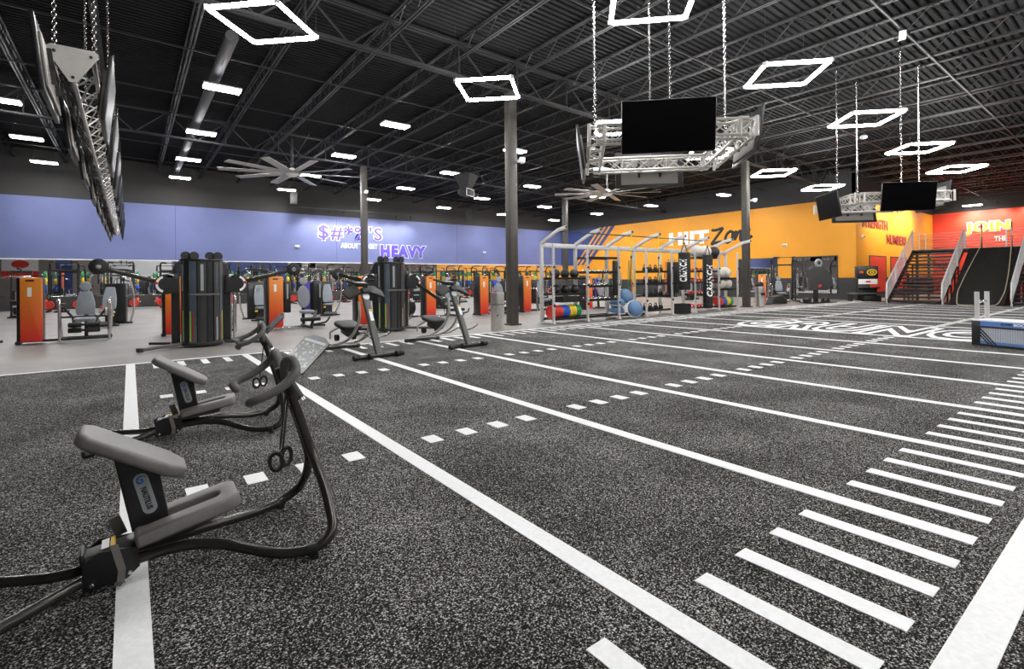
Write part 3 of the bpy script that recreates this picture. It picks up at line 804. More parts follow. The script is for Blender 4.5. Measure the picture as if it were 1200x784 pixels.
def press_machine(arm=True, oval=False):
    t = thing('press_machine', '', 'exercise machine')
    f = MB().bar((0, -.55, .05), (0, .9, .05), .09, .07).bar((-.5, .8, .05), (.5, .8, .05), .08, .07).bar((-.4, -.45, .05), (.4, -.45, .05), .08, .06)
    f.bar((0, .25, .05), (0, .38, 1.35), .10, .08).bar((0, -.15, .05), (0, -.12, .45), .08, .08)
    part('base_frame', f, 'blackmetal', t)
    back_pad(t, 0, .14, .98, .40, .80, .22, head=oval, oval=oval)
    part('seat_pad', MB().prism(rrect(.40, .40, .08, 4), .09, (0, 0, 0), bev=.03), 'lpad', t, loc=(0, -.16, .50), rot=(-.1, 0, 0))
    for s in (-1, 1):
        a = MB().tube([(s*.45, .75, .08), (s*.62, .5, .5), (s*.66, .35, 1.2), (s*.56, .2, 1.75), (s*.38, -.1, 1.85)], .03, 10, fil=.25)
        part('press_arm', a, 'chrome' if arm else 'blackmetal', t)
        part('hand_grip', MB().tube([(s*.62, .05, 1.0), (s*.58, -.28, 1.0)], .022, 8), 'rubberblk', t)
        part('grip_link', MB().bar((s*.655, .4, 1.0), (s*.61, .03, 1.0), .04, .05), 'blackmetal', t)
        part('adjust_label', MB().b2((s*.2-.05, -.36, .36), (s*.2+.05, -.34, .42)), 'yellowp', t)
    part('top_bar', MB().tube([(-.5, .78, 1.5), (-.5, .8, 2.0), (.5, .8, 2.0), (.5, .78, 1.5)], .035, 10, fil=.2), 'blackmetal', t)
    part('rear_stack', MB().b2((-.32, .72, .08), (.32, .95, 1.5), .03), 'plastic', t)
    part('foot_plate', MB().box((0, -.62, .14), (.5, .28, .02), (.35, 0, 0)), 'blackmetal', t)
    return t
def curl_machine():
    t = thing('curl_machine', '', 'exercise machine')
    tower_parts(t, 0, 0)
    part('side_panel', MB().b2((.28, .05, .5), (.48, .25, 1.52), .03), 'plastic', t)
    part('panel_lettering', MB().b2((.35, .04, .95), (.40, .048, 1.42)), 'badge', t)
    part('rear_housing', MB().b2((1.25, .5, .35), (1.62, .95, 1.55), .12, 4), 'plastic', t)
    part('coloured_panel', MB().b2((1.05, .62, .55), (1.24, .70, 1.5), .03), 'purple', t)
    part('panel_lettering', MB().b2((1.5, .485, .95), (1.55, .497, 1.42)), 'badge', t)
    back_pad(t, .88, .1, 1.0, .42, .75, .18, True, True)
    part('seat_pad', MB().prism(rrect(.42, .44, .08, 4), .09, (0, 0, 0), bev=.03), 'lpad', t, loc=(.92, -.18, .52), rot=(.05, 0, 0))
    f = MB().bar((.2, -.1, .05), (1.5, -.1, .05), .08, .06).bar((.9, -.75, .06), (.9, .4, .06), .09, .07).bar((.9, .2, .05), (.9, .28, .95), .08, .08).bar((.9, -.7, .06), (1.15, -.35, .55), .07, .07)
    f.tube([(1.0, -.55, .12), (1.4, -.6, .18), (1.55, -.45, .32)], .03, 8, fil=.1)
    part('base_frame', f, 'blackmetal', t)
    part('floor_rail', MB().b2((.1, -.24, .02), (.75, -.14, .07), .01), 'chrome', t)
    part('adjust_knob', MB().tube([(.45, -.05, 1.02), (.68, -.08, 1.02)], .025, 8), 'red_pl', t)
    part('roller_pad', MB().lathe([(0, -.3), (.06, -.3), (.06, .3), (0, .3)], (.9, -.62, .30), (0, PI/2, 0), 12), 'rubberblk', t)
    return t
lm1 = leg_machine(); lm1.location = (-2.0, 17.45, 0)
setp(lm1, 'leg machine with orange weight tower and grey seat facing forward, at the far left', None, 'orange towered machines')
cm = curl_machine(); cm.location = (3.68, 17.3, 0)
setp(cm, 'orange towered machine with oval grey pad, right of the raised arm cable tower', None, 'orange towered machines')
dup(lm1, (.98, 17.2, 0), None, 'leg machine with orange tower just behind the raised arm cable tower', 'orange towered machines')
dup(cm, (6.3, 16.6, 0), None, 'machine with orange tower half hidden behind the nearer glide trainer', 'orange towered machines')
dup(cm, (9.72, 18.3, 0), None, 'machine with orange tower and grey pad above the farther glide trainer', 'orange towered machines')
dup(cm, (12.05, 17.9, 0), None, 'machine with orange tower and grey oval pad behind the chrome bin', 'orange towered machines')
dup(lm1, (14.5, 18.0, 0), None, 'leg machine with orange tower just right of the near steel column', 'orange towered machines')
dup(lm1, (15.0, 19.9, 0), PI, 'leg machine turned away behind another orange tower, right of the near column', 'orange towered machines')
dup(cm, (17.9, 17.4, 0), None, 'machine with orange tower seen through the first shelves of the silver rig', 'orange towered machines')
pm = press_machine(); pm.location = (4.05, 21.6, 0)
setp(pm, 'press machine with bent chrome arms between the raised arm tower and an orange tower', None, 'press machines')
locs = [((6.95, 22.6, 0), 'press machine with grey back pad beside the far thin column'), ((-.6, 22.8, 0), 'press machine with grey back pad behind the far left leg machine'),
        ((10.0, 23.5, 0), 'press machine with grey back pad seen over the nearer glide trainer'), ((13.2, 23.8, 0), 'press machine with grey back pad seen over the chrome bin'),
        ((16.4, 23.6, 0), 'press machine with grey back pad seen left of the silver rig'), ((19.8, 23.2, 0), 'press machine with grey back pad seen through the rig shelves'),
        ((1.8, 28.2, 0), 'press machine with grey back pad far behind the raised arm cable tower'), ((8.3, 29.0, 0), 'press machine with grey back pad in the far row left of the word HEAVY'),
        ((12.5, 29.2, 0), 'press machine with grey back pad in the far row under the word HEAVY'), ((17.5, 29.0, 0), 'press machine with grey back pad in the far row left of the near column'),
        ((22.3, 28.6, 0), 'press machine with grey back pad in the far row right of the near column'), ((25.8, 22.6, 0), 'press machine with grey back pad behind the punching bags')]
for l, lab in locs:
    dup(pm, l, random.uniform(-.35, .35), lab, 'press machines')

# squat black drum machine with an emblem, and bikes
def bike():
    t = thing('exercise_bike', '', 'exercise bike')
    part('flywheel_cover', MB().lathe([(0, -.12), (.30, -.12), (.36, -.07), (.36, .07), (.30, .12), (0, .12)], (0, -.35, .42), (0, PI/2, 0), 26), 'plastic', t)
    part('body_shell', MB().prism([(-.5, .12), (.45, .12), (.50, .3), (.2, .62), (-.15, .8), (-.5, .62)], .16, (0, 0, 0), (0, 1, 0), (0, 0, 1), .04), 'plastic', t)
    part('base_frame', MB().bar((-.28, -.6, .04), (.28, -.6, .04), .08, .06).bar((-.28, .55, .04), (.28, .55, .04), .08, .06).bar((0, -.6, .06), (0, .55, .06), .09, .07), 'blackmetal', t)
    part('seat', MB().prism([(-.14, .16), (.14, .16), (.10, -.02), (.03, -.16), (-.03, -.16), (-.10, -.02)], .08, (0, .42, 1.0), bev=.025), 'rubberblk', t)
    part('seat_post', MB().cyl((0, .3, .5), (0, .42, .97), .032), 'chrome', t)
    part('handlebar', MB().tube([(-.24, -.35, 1.15), (-.24, -.6, 1.18), (.24, -.6, 1.18), (.24, -.35, 1.15)], .02, 10, fil=.08), 'grip', t)
    part('stem', MB().cyl((0, -.38, .6), (0, -.55, 1.18), .035), 'blackmetal', t)
    part('console', MB().box((0, -.62, 1.30), (.26, .05, .20), (-.4, 0, 0), .02), 'plastic', t)
    part('crank', MB().lathe([(0, -.02), (.10, -.02), (.10, .02), (0, .02)], (.11, .0, .34), (0, PI/2, 0), 14), 'chrome', t)
    for s in (-1, 1): part('pedal', MB().b2((s*.14-.05*(s < 0)-.0, -.05+s*.12, .30), (s*.14+.07, .05+s*.12, .33), .008), 'blackmetal', t)
    return t
bk = bike(); bk.location = (-3.15, 18.6, 0); bk.rotation_euler = (0, 0, .5); setp(bk, 'black exercise bike cut by the edge of the photo at the far left', None, 'exercise bikes')
dup(bk, (-3.9, 21.5, 0), .9, 'black exercise bike behind another at the far left edge', 'exercise bikes')
dup(bk, (9.0, 19.3, 0), .2, 'black exercise bike left of an orange tower above the farther glide trainer', 'exercise bikes')
rk_ = thing('salmon_post', 'salmon coloured steel post with a black foot at the far left edge', 'post', (-4.6, 22.5, 0))
part('post_tube', MB().b2((-.14, -.14, 1.0), (.14, .14, 2.75), .01).b2((-.6, -.14, 2.6), (.14, .14, 2.75), .01), 'pink', rk_)
part('post_foot', MB().b2((-.15, -.15, 0), (.15, .15, 1.0), .01), 'blackmetal', rk_)

# ------------------------------------------------------------------ half racks with coloured plates along the mirror
def half_rack():
    t = thing('half_rack', '', 'weight rack')
    for s in (-1, 1):
        part('upright', MB().b2((s*.6-.04, -.04, 0), (s*.6+.04, .04, 2.35)), 'blackmetal', t)
        part('rear_upright', MB().b2((s*.6-.04, .56, 0), (s*.6+.04, .64, 2.35)), 'blackmetal', t)
        part('foot', MB().b2((s*.6-.045, -.9, 0), (s*.6+.045, .7, .07)), 'blackmetal', t)
        part('arch_bar', MB().tube([(s*.6, .6, 2.3), (s*.6, .5, 2.65), (s*.55, -.1, 2.72), (s*.35, -.35, 2.68)], .048, 8, fil=.2), 'blackmetal', t)
        part('spotter_arm', MB().b2((s*.6-.03, -.75, .72), (s*.6+.03, -.02, .80)), 'blackmetal', t)
        for z in (2.02, 1.66, 1.25, .42):
            part('plate_peg', MB().cyl((s*.64, .6, z), (s*.92, .6, z), .025, n=10), 'chrome', t)
    part('pull_up_bar', MB().cyl((-.6, -.1, 2.7), (.6, -.1, 2.7), .02, n=8), 'blackmetal', t)
    part('crossmember', MB().b2((-.6, .57, 2.2), (.6, .63, 2.3)), 'blackmetal', t)
    part('crossmember', MB().b2((-.6, .57, .1), (.6, .63, .18)), 'blackmetal', t)
    for s in (-1, 1): part('front_horn', MB().cyl((s*.6, -.2, .36), (s*.6, -.04, .36), .025, n=10), 'chrome', t)
    return t
def plate_mesh(r, th, m):
    b = MB().lathe([(.026, -th/2), (r*.45, -th/2), (r*.5, -th*.3), (r*.82, -th*.3), (r*.86, -th/2), (r*.97, -th/2), (r, -th*.35), (r, th*.35), (r*.97, th/2), (r*.86, th/2), (r*.82, th*.3), (r*.5, th*.3), (r*.45, th/2), (.026, th/2), (.026, -th/2)], (0, 0, 0), (0, PI/2, 0), 22)
    return b.mesh('weight_plate', m)
PL = [('green', .20, .10, 'grn_pl', 2.02), ('yellow', .21, .11, 'yel_pl', 1.66), ('blue', .21, .11, 'blue_pl', 1.25), ('red', .225, .12, 'red_pl', .42)]
pme = {c: plate_mesh(r, th, m) for c, r, th, m, z in PL}
bar_me = None
def barbell():
    t = thing('barbell', '', 'barbell')
    part('bar_shaft', MB().cyl((-1.05, 0, 0), (1.05, 0, 0), .014, n=10), 'chrome', t)
    for s in (-1, 1): part('bar_sleeve', MB().cyl((s*.68, 0, 0), (s*1.08, 0, 0), .025, n=10), 'chrome', t)
    return t
def bench():
    t = thing('weight_bench', '', 'bench')
    part('bench_pad', MB().prism(rrect(.30, 1.2, .06, 4), .08, (0, 0, .42), bev=.02), 'rubberblk', t)
    part('bench_frame', MB().bar((0, -.5, .3), (0, .5, .3), .07, .08).bar((0, -.5, .04), (0, -.5, .38), .07, .07).bar((0, .5, .04), (0, .5, .38), .07, .07).bar((-.3, .5, .03), (.3, .5, .03), .07, .06).bar((-.25, -.5, .03), (.25, -.5, .03), .07, .06), 'blackmetal', t)
    return t
def lat_machine():
    t = thing('lat_machine', '', 'exercise machine')
    part('weight_stack', MB().b2((-.28, .5, .1), (.28, .75, 1.2), .02), 'plastic', t)
    for s in (-1, 1): part('upright', MB().b2((s*.34-.035, .55, 0), (s*.34+.035, .65, 2.1)), 'blackmetal', t)
    part('top_boom', MB().tube([(0, .6, 2.05), (0, .2, 2.25), (0, -.35, 2.2)], .045, 10, fil=.15), 'blackmetal', t)
    part('top_beam', MB().b2((-.38, .55, 2.03), (.38, .66, 2.13)), 'blackmetal', t)
    part('pull_bar', MB().tube([(-.55, -.35, 1.78), (-.42, -.35, 1.86), (.42, -.35, 1.86), (.55, -.35, 1.78)], .018, 8, fil=.06), 'chrome', t)
    part('cable', MB().cyl((0, -.35, 1.86), (0, -.35, 2.18), .008, n=6), 'ink', t)
    part('seat_pad', MB().prism(rrect(.36, .40, .07, 4), .09, (0, -.35, .5), bev=.025), 'lpad', t)
    part('seat_post', MB().b2((-.05, -.4, 0), (.05, -.3, .46)), 'blackmetal', t)
    part('thigh_roller', MB().lathe([(0, -.3), (.07, -.3), (.07, .3), (0, .3)], (0, -.1, .72), (0, PI/2, 0), 12), 'rubberblk', t)
    part('base_frame', MB().bar((0, -.8, .04), (0, .65, .04), .09, .07).bar((-.4, .6, .04), (.4, .6, .04), .08, .07).bar((-.3, -.75, .04), (.3, -.75, .04), .08, .06).bar((0, -.1, .05), (0, -.1, .68), .05, .05), 'blackmetal', t)
    part('decal_panel', MB().b2((-.2, .49, .75), (.2, .498, 1.15)), 'badge', t)
    return t
lt_ = lat_machine(); lt_.location = (-4.0, 31.8, 0); setp(lt_, 'black pulldown machine with grey seat, first from the left in the row before the racks', None, 'pulldown machines')
for i in range(1, 9):
    dup(lt_, (-4.0+3.3*i, 31.8+.5*(i % 2), 0), (i % 3-1)*.5, f'black pulldown machine with grey seat, {ORD[i]} from the left in the row before the racks', 'pulldown machines')
hr = half_rack(); bb_ = barbell(); bn = bench(); first = True
for i in range(15):
    x = -2.9+2.5*i; y = 37.0
    o_ = ORD[i]
    lab = f'black half rack with arched pull-up bars, {o_} from the left along the blue wall'
    if first: hr.location = (x, y, 0); setp(hr, lab, None, 'half racks')
    else: dup(hr, (x, y, 0), None, lab, 'half racks')
    lab = f'barbell resting on the arms of the {o_} half rack from the left'
    if first: bb_.location = (x, y-.3, .825); setp(bb_, lab, None, 'barbells')
    else: dup(bb_, (x, y-.3, .825), None, lab, 'barbells')
    lab = f'flat black bench in front of the {o_} half rack from the left'
    if first: bn.location = (x, y-1.2, 0); setp(bn, lab, None, 'flat benches')
    else: dup(bn, (x, y-1.2, 0), None, lab, 'flat benches')
    first = False
    for s in (-1, 1):
        o = link(bpy.data.objects.new('weight_plate', pme['red'])); o.location = (x+s*.6, y-.11, .36); o.rotation_euler = (0, 0, PI/2)
        setp(o, f'red plate facing forward on the {"left" if s < 0 else "right"} front horn of the {o_} half rack', 'weight plate', 'coloured rack plates')
    for c, r, th, m, z in PL:
        for s in (-1, 1):
            o = link(bpy.data.objects.new('weight_plate', pme[c])); o.location = (x+s*.78, y+.6, z-.001)
            setp(o, f'{c} plate on the {"left" if s < 0 else "right"} peg of the {o_} half rack from the left', 'weight plate', 'coloured rack plates')

# ------------------------------------------------------------------ silver rig
RX = [11.2, 12.8, 14.45, 16.05, 17.7, 19.35, 21.2, 22.8]
rig = thing('training_rig', 'long silver training rig with slanted top arms standing beside the turf edge', 'training rig', (0, 0, 0))
um = MB().b2((-.032, -.032, 0), (.032, .032, 2.68))
for z in [.3+.1*i for i in range(23)]: pass
k0 = len(um.bm.faces)
for i in range(24): um.b2((-.010, -.034, .25+.1*i), (.010, -.031, .28+.1*i))
um = um.mi(1, k0).mesh('upright', ['silver', 'ink'])
bm2 = MB().b2((-.05, -.05, 0), (.05, .05, 2.75)).mesh('rear_upright', 'silver')
am = MB().bar((0, 13.1-12.5, 2.72), (0, 12.2-12.5, 3.12), .08, .12, .01).bar((0, 12.26-12.5, 3.10), (0, 11.86-12.5, 3.17), .08, .12, .01).mesh('slanted_arm', 'silver')
ac = MB().cyl((0, -.66, 3.17), (0, -.63, 3.17), .045, n=12).mesh('arm_cap', 'plastic')
fm_ = MB().bar((0, .62, .03), (0, -.05, .03), .09, .05, .008).b2((-.09, -.1, 0), (.09, .05, .012)).b2((-.10, .5, 0), (.10, .72, .012)).mesh('foot', 'silver')
nk_ = MB().lathe([(0, -.015), (.04, -.015), (.04, .015), (0, .015)], (0, -.05, 0), (PI/2, 0, 0), 12).mesh('peg_knob', 'rubberblk')
for x in RX:
    u = part('upright', um, None, rig, loc=(x, 12.5, .0))
    for z in (1.9, 1.28, .62): part('peg_knob', nk_, None, u, loc=(0, 0, z))
    part('rear_upright', bm2, None, rig, loc=(x, 13.1, .0))
    a = part('slanted_arm', am, None, rig, loc=(x, 12.5, 0)); part('arm_cap', ac, None, a)
    part('foot', fm_, None, rig, loc=(x, 12.5, 0))
part('top_beam', MB().b2((RX[0], 13.04, 2.58), (RX[5], 13.16, 2.74), .01), 'silver', rig)
part('top_beam', MB().b2((RX[6], 13.04, 2.58), (RX[7], 13.16, 2.74), .01), 'silver', rig)
part('pull_up_bar', MB().cyl((RX[0], 12.15, 3.06), (RX[5], 12.15, 3.06), .018, n=8), 'blackmetal', rig)
def shelf(x0, x1, z, y0=12.55, y1=13.1, m='blackmetal'):
    part('shelf', MB().b2((x0+.03, y0, z-.04), (x1-.03, y0+.05, z+.04)).b2((x0+.03, y1-.05, z-.04), (x1-.03, y1, z+.04)).b2((x0+.03, y0, z-.015), (x1-.03, y1, z)), m, rig)
for z in (1.52, .98, .15): shelf(RX[0], RX[1], z)
for z in (2.25, 1.73, 1.23, .74, .16): shelf(RX[1], RX[2], z)
shelf(RX[2], RX[3], .12)
for z in (1.76, 1.27, .78, .22): shelf(RX[3], RX[4], z)
for z in (2.38, 1.78, 1.3, .78, .2): shelf(RX[5], RX[6], z)
for z in (1.45, .95, .15): shelf(RX[6], RX[7], z)
def solo_copy(me, name, loc, label, cat, group, rot=(0, 0, 0)):
    o = link(bpy.data.objects.new(name, me)); o.location = loc; o.rotation_euler = rot
    return setp(o, label, cat, group)
# slam balls
bme = MB().ball((0, 0, 0), .165, 20).mesh('slam_ball', 'ball')
for j, z in enumerate((1.52, .98)):
    for i in range(3):
        solo_copy(bme, 'slam_ball', (RX[0]+.36+.44*i, 12.8, z+.163), f'black rubber slam ball, {ORD[i]} on the {["upper", "lower"][j]} shelf of the first rig bay', 'ball', 'slam balls')
# bumper plates on edge
def bump(x0, y, z, seq, where):
    x = x0; nn = {}
    for c, m in seq:
        th = .095
        b = MB().lathe([(.026, -th/2), (.06, -th/2), (.10, -th*.42), (.19, -th*.42), (.20, -th/2), (.222, -th/2), (.228, -th*.35), (.228, th*.35), (.222, th/2), (.20, th/2), (.19, th*.42), (.10, th*.42), (.06, th/2), (.026, th/2), (.026, -th/2)], (0, 0, 0), (0, PI/2, 0), 26)
        nn[c] = nn.get(c, 0)+1
        solo('bumper_plate', b, m, f'{ORD[nn[c]-1]} {c} bumper plate standing on edge {where}', 'weight plate', (x+th/2, y, z+.226), group='bumper plates on the rig'); x += th+.012
SEQ = [('red', 'red_pl')]*4+[('blue', 'blue_pl')]*3+[('yellow', 'yel_pl')]*3+[('green', 'grn_pl')]*2
bump(RX[0]+.1, 12.8, .16, SEQ, 'at the near end of the rig')
bump(RX[6]+.1, 12.8, .16, SEQ, 'at the far end of the rig')
bx0 = MB().b2((-.42, -.22, 0), (.42, .22, .30), .02)
for v in bx0.bm.verts: pass
t = thing('storage_tray', 'black tray above the coloured bumper plates in the near rig bay', 'tray', (RX[0]+.95, 12.83, .70))
part('tray_body', MB().b2((-.42, -.2, 0), (.42, .2, .02)).b2((-.42, -.2, 0), (-.40, .2, .2)).b2((.40, -.2, 0), (.42, .2, .2)).b2((-.42, -.2, 0), (.42, -.18, .2)).b2((-.42, .18, 0), (.42, .2, .2)), 'plastic', t)
part('tray_bracket', MB().b2((-.55, .2, .05), (.6, .28, .12)), 'blackmetal', t)
# dumbbells
def dumbbell(m, r=.055, w=.10, hexa=True):
    t = thing('dumbbell', '', 'dumbbell')
    part('handle', MB().cyl((0, -.07, 0), (0, .07, 0), .016, n=10), 'chrome', t)
    for s in (-1, 1):
        h = part('head', MB().lathe([(0, -w/2), (r*.85, -w/2), (r, -w*.35), (r, w*.35), (r*.85, w/2), (0, w/2)], (0, s*(.07+w/2), 0), (PI/2, PI/6, 0), 6 if hexa else 16), m, t, ang=25)
        part('weight_mark', MB().cyl((0, s*(.07+w), 0), (0, s*(.072+w), 0), r*.45, n=10), 'decal', h)
    return t
dc = dumbbell('chrome', .05, .08, False); dr = dumbbell('red_pl', .075, .13); f1 = f2 = True
for j, z in enumerate((1.73, 1.23, .74)):
    for i in range(5):
        lab = f'chrome dumbbell, {ORD[i]} along the {["upper", "middle", "lower"][j]} shelf of the second rig bay'
        l = (RX[1]+.28+.26*i, 12.83, z+.05)
        if f1: dc.location = l; setp(dc, lab, None, 'chrome dumbbells'); f1 = False
        else: dup(dc, l, None, lab, 'chrome dumbbells')
for j, z in enumerate((1.78, 1.3, .78, .2)):
    for i in range(7):
        lab = f'red hexagonal dumbbell, {ORD[i]} along the {["top", "second", "third", "bottom"][j]} shelf behind the bags'
        l = (RX[5]+.25+.23*i, 12.83, z+.065)
        if f2: dr.location = l; setp(dr, lab, None, 'red dumbbells'); f2 = False
        else: dup(dr, l, None, lab, 'red dumbbells')
# kettlebells
def kettlebell():
    t = thing('kettlebell', '', 'kettlebell')
    part('bell', MB().lathe([(0, 0), (.06, 0), (.095, .05), (.10, .10), (.08, .155), (.05, .18), (0, .19)], n=18), 'rubberblk', t)
    part('handle', MB().tube([(-.055, 0, .15), (-.075, 0, .24), (0, 0, .285), (.075, 0, .24), (.055, 0, .15)], .016, 10, fil=.06), 'gunmetal', t)
    return t
kb = kettlebell(); f1 = True
for j, z in enumerate((1.76, 1.27, .78, .22)):
    for i in range(4):
        lab = f'black kettlebell, {ORD[i]} along the {["top", "second", "third", "bottom"][j]} shelf of the kettlebell bay'
        l = (RX[3]+.3+.34*i, 12.82, z)
        if f1: kb.location = l; setp(kb, lab, None, 'kettlebells'); f1 = False
        else: dup(kb, l, None, lab, 'kettlebells')
# balance domes
def dome():
    t = thing('balance_dome', '', 'balance dome')
    part('dome', MB().lathe([(.30, 0), (.30, .06), (.27, .15), (.20, .215), (.10, .25), (0, .26)], n=28), 'bosu', t)
    part('platform', MB().lathe([(0, -.05), (.30, -.05), (.335, -.03), (.335, .0), (.30, .01), (0, .01)], n=28), 'silver', t)
    return t
d1 = dome(); d1.location = (15.05, 12.28, .36); d1.rotation_euler = (math.radians(75), 0, math.radians(-20)); setp(d1, 'blue balance dome leaning on its edge at the front of the rig', None, 'balance domes')
dup(d1, (15.2, 12.85, .80), None, 'blue balance dome stacked above the leaning one', 'balance domes', (math.radians(60), 0, math.radians(-10)))
dup(d1, (14.75, 12.9, .22), None, 'blue balance dome lying low behind the rig upright', 'balance domes', (math.radians(10), 0, 0))
dup(d1, (14.8, 12.9, .52), None, 'blue balance dome lying on top of the low one', 'balance domes', (math.radians(8), 0, 0))
# hanging mats, bands, straps
for i, (x, y) in enumerate(((14.85, 13.0), (18.25, 13.0), (18.65, 13.0))):
    t = thing('exercise_mat', ['black exercise mat hanging over the blue balance domes', 'black exercise mat hanging beside the kettlebell bay', 'black exercise mat hanging nearer the punching bags'][i], 'exercise mat', (x, y, 0), group='hanging mats')
    part('mat_sheet', MB().b2((-.16, -.07, .85), (.16, .05, 2.18), .03), 'rubberblk', t)
    part('hook', MB().tube([(-.08, -.02, 2.16), (-.08, .0, 2.26), (-.08, .1, 2.26)], .01, 6).tube([(.08, -.02, 2.16), (.08, .0, 2.26), (.08, .1, 2.26)], .01, 6), 'blackmetal', t)
for i, (m, x, c) in enumerate((('grn_pl', 15.55, 'green'), ('oband', 15.72, 'orange'), ('yel_pl', 15.88, 'yellow'), ('oband', 17.9, 'second orange'))):
    b = MB()
    for s in (-1, 1): b.tube([(s*.03, 0, 2.15), (s*.045, 0, 1.6), (s*.02, 0, .95)], .012, 6)
    b.tube([(-.03, 0, 2.15), (0, 0, 2.19), (.03, 0, 2.15)], .012, 6).tube([(-.02, 0, .95), (0, 0, .92), (.02, 0, .95)], .012, 6)
    solo('resistance_band', b, m, f'{c} resistance band looped down from the rear of the rig', 'resistance band', (x, 12.95, 0), group='resistance bands')
for i, x in enumerate((RX[2], RX[3])):
    t = thing('suspension_strap', f'yellow suspension strap hanging from the {["third", "fourth"][i]} slanted rig arm', 'suspension strap', (x, 11.92, 0), group='suspension straps')
    part('upper_strap', MB().b2((-.025, -.004, 2.3), (.025, .004, 3.11)), 'strapy', t)
    part('buckle', MB().b2((-.03, -.015, 2.22), (.03, .015, 2.32), .008), 'blackmetal', t)
    for s in (-1, 1):
        part('lower_strap', MB().bar((0, 0, 2.24), (s*.08, 0, 1.35), .03, .005, up=(0, 1, 0)), 'blackmetal' if s < 0 else 'strapy', t)
        part('hand_loop', MB().tube([(s*.08, 0, 1.35), (s*.08-.06, 0, 1.2), (s*.08+.06, 0, 1.2)], .012, 8, closed=True), 'blackmetal', t)
# punching bags
def bag(x, y, zt_, zb, r, label, txt, ang):
    t = thing('punching_bag', label, 'punching bag', (x, y, 0), group='punching bags')
    h = zt_-zb
    part('bag_body', MB().lathe([(0, zb), (r*.85, zb), (r*.97, zb+.04), (r, zb+.1), (r, zt_-.06), (r*.95, zt_), (0, zt_+.01)], n=26), 'rubberblk', t)
    for z in (zb+.18, zt_-.15):
        part('seam_band', MB().lathe([(r+.001, z-.03), (r+.006, z-.025), (r+.006, z+.025), (r+.001, z+.03)], n=26), 'plastic', t)
    for s in (-1, 1):
        part('bag_strap', MB().tube([(s*r*.9, 0, zt_-.05), (s*r*.8, 0, zt_+.06), (0, 0, zt_+.40)], .018, 6), 'web', t)
    part('hanger', MB().tube([(0, 0, zt_+.38), (0, 0, 3.10)], .012, 8), 'chrome', t)
    me = text_mesh(txt, h*.6, r*1.25, .012, .045, .15, 'decal', 1.1)
    for v in me.vertices:
        u, w = v.co.z - r*.62, v.co.x
        a = ang - u/r; rr = r+.008 - v.co.y*.2
        v.co = (rr*math.cos(a), rr*math.sin(a), zb+h*.22+w)
    part('bag_lettering', me, None, t)
bag(RX[4], 11.92, 2.52, 1.02, .235, 'shorter black punching bag with white lettering, hanging clear of the floor', 'CRUNCH', -2.75)
bag(RX[5], 11.92, 2.45, .22, .20, 'longer black punching bag with white lettering, reaching almost to the floor', 'CRUNCH', -2.15)
wb = MB().ball((0, 0, 0), .29, 18, (1.1, 1, .95)); wbm = wb.mesh('soft_ball', 'offw')
solo_copy(wbm, 'soft_ball', (20.0, 12.84, 2.67), 'large pale soft ball on top of the dumbbell shelves, nearer the long bag', 'ball', 'soft balls')
solo_copy(wbm, 'soft_ball', (20.62, 12.84, 2.67), 'large pale soft ball on top of the dumbbell shelves, right of the other pale ball', 'ball', 'soft balls')
solo('soft_ball', MB().ball((0, 0, 0), .27, 18), 'ball', 'large black soft ball beside the pale balls on top of the rig shelves', 'ball', (21.15, 12.72, 2.64), group='soft balls')
for i, (x, z, nm) in enumerate(((21.7, 1.45, 'upper'), (22.25, 1.45, 'upper'), (21.75, .95, 'middle'), (22.3, .95, 'middle'))):
    solo_copy(wbm, 'soft_ball', (x, 12.83, z+.265), f'pale soft ball on the {nm} shelf at the far end of the rig, {"left" if i % 2 == 0 else "right"} one', 'ball', 'soft balls')
t = thing('storage_crate', 'black perforated crate on the floor under the rig beside the punching bags', 'crate', (18.55, 12.6, 0))
cm_ = MB().b2((-.26, -.22, 0), (.26, .22, .02))
for s in (-1, 1):
    cm_.b2((s*.26-.01, -.22, 0), (s*.26+.01, .22, .42)); cm_.b2((-.26, s*.22-.01, 0), (.26, s*.22+.01, .42))
part('crate_shell', cm_, 'plastic', t)
ch = MB()
for i in range(4):
    for j in range(3): ch.b2((-.22+.12*i, -.235, .06+.12*j), (-.14+.12*i, -.229, .13+.12*j))
part('crate_openings', ch, 'ink', t)

# ------------------------------------------------------------------ chrome bins
def bin_(loc, label, r, h, open_=False):
    t = thing('waste_bin', label, 'waste bin', loc, -.3, group='stainless bins')
    part('bin_body', MB().lathe([(0, 0), (r*.98, 0), (r, .02), (r, h-.05), (r*.97, h), (r*.75, h), (r*.7, h-.06), (0, h-.07)], n=32), 'stain', t)
    part('bin_seam', MB().lathe([(r+.001, h*.68), (r+.004, h*.685), (r+.004, h*.695), (r+.001, h*.70)], n=32), 'grey_metal', t)
    if open_:
        part('bin_slot', MB().prism(rrect(.26, .13, .03, 3), .02, (-.02, -r*.985, h*.62), (1, 0, 0), (0, 0, 1)), 'ink', t)
        b = MB()
        b.ball((0, 0, h-.02), r*.8, 14, (1, 1, .6)).ball((.08, .02, h+.1), .14, 10, (1, 1, 1.1)).ball((-.1, .05, h+.06), .12, 10)
        part('bin_liner', b, 'rubberblk', t)
    else:
        part('latch', MB().b2((-.08, -r-.006, h*.38), (-.05, -r+.01, h*.43)), 'ink', t)
bin_((8.66, 12.15, 0), 'tall plain stainless bin in front of the near steel column', .205, 1.12)
bin_((25.72, 12.92, 0), 'stainless bin with a dark slot and bulging liner beside the far steel column', .23, 1.02, True)

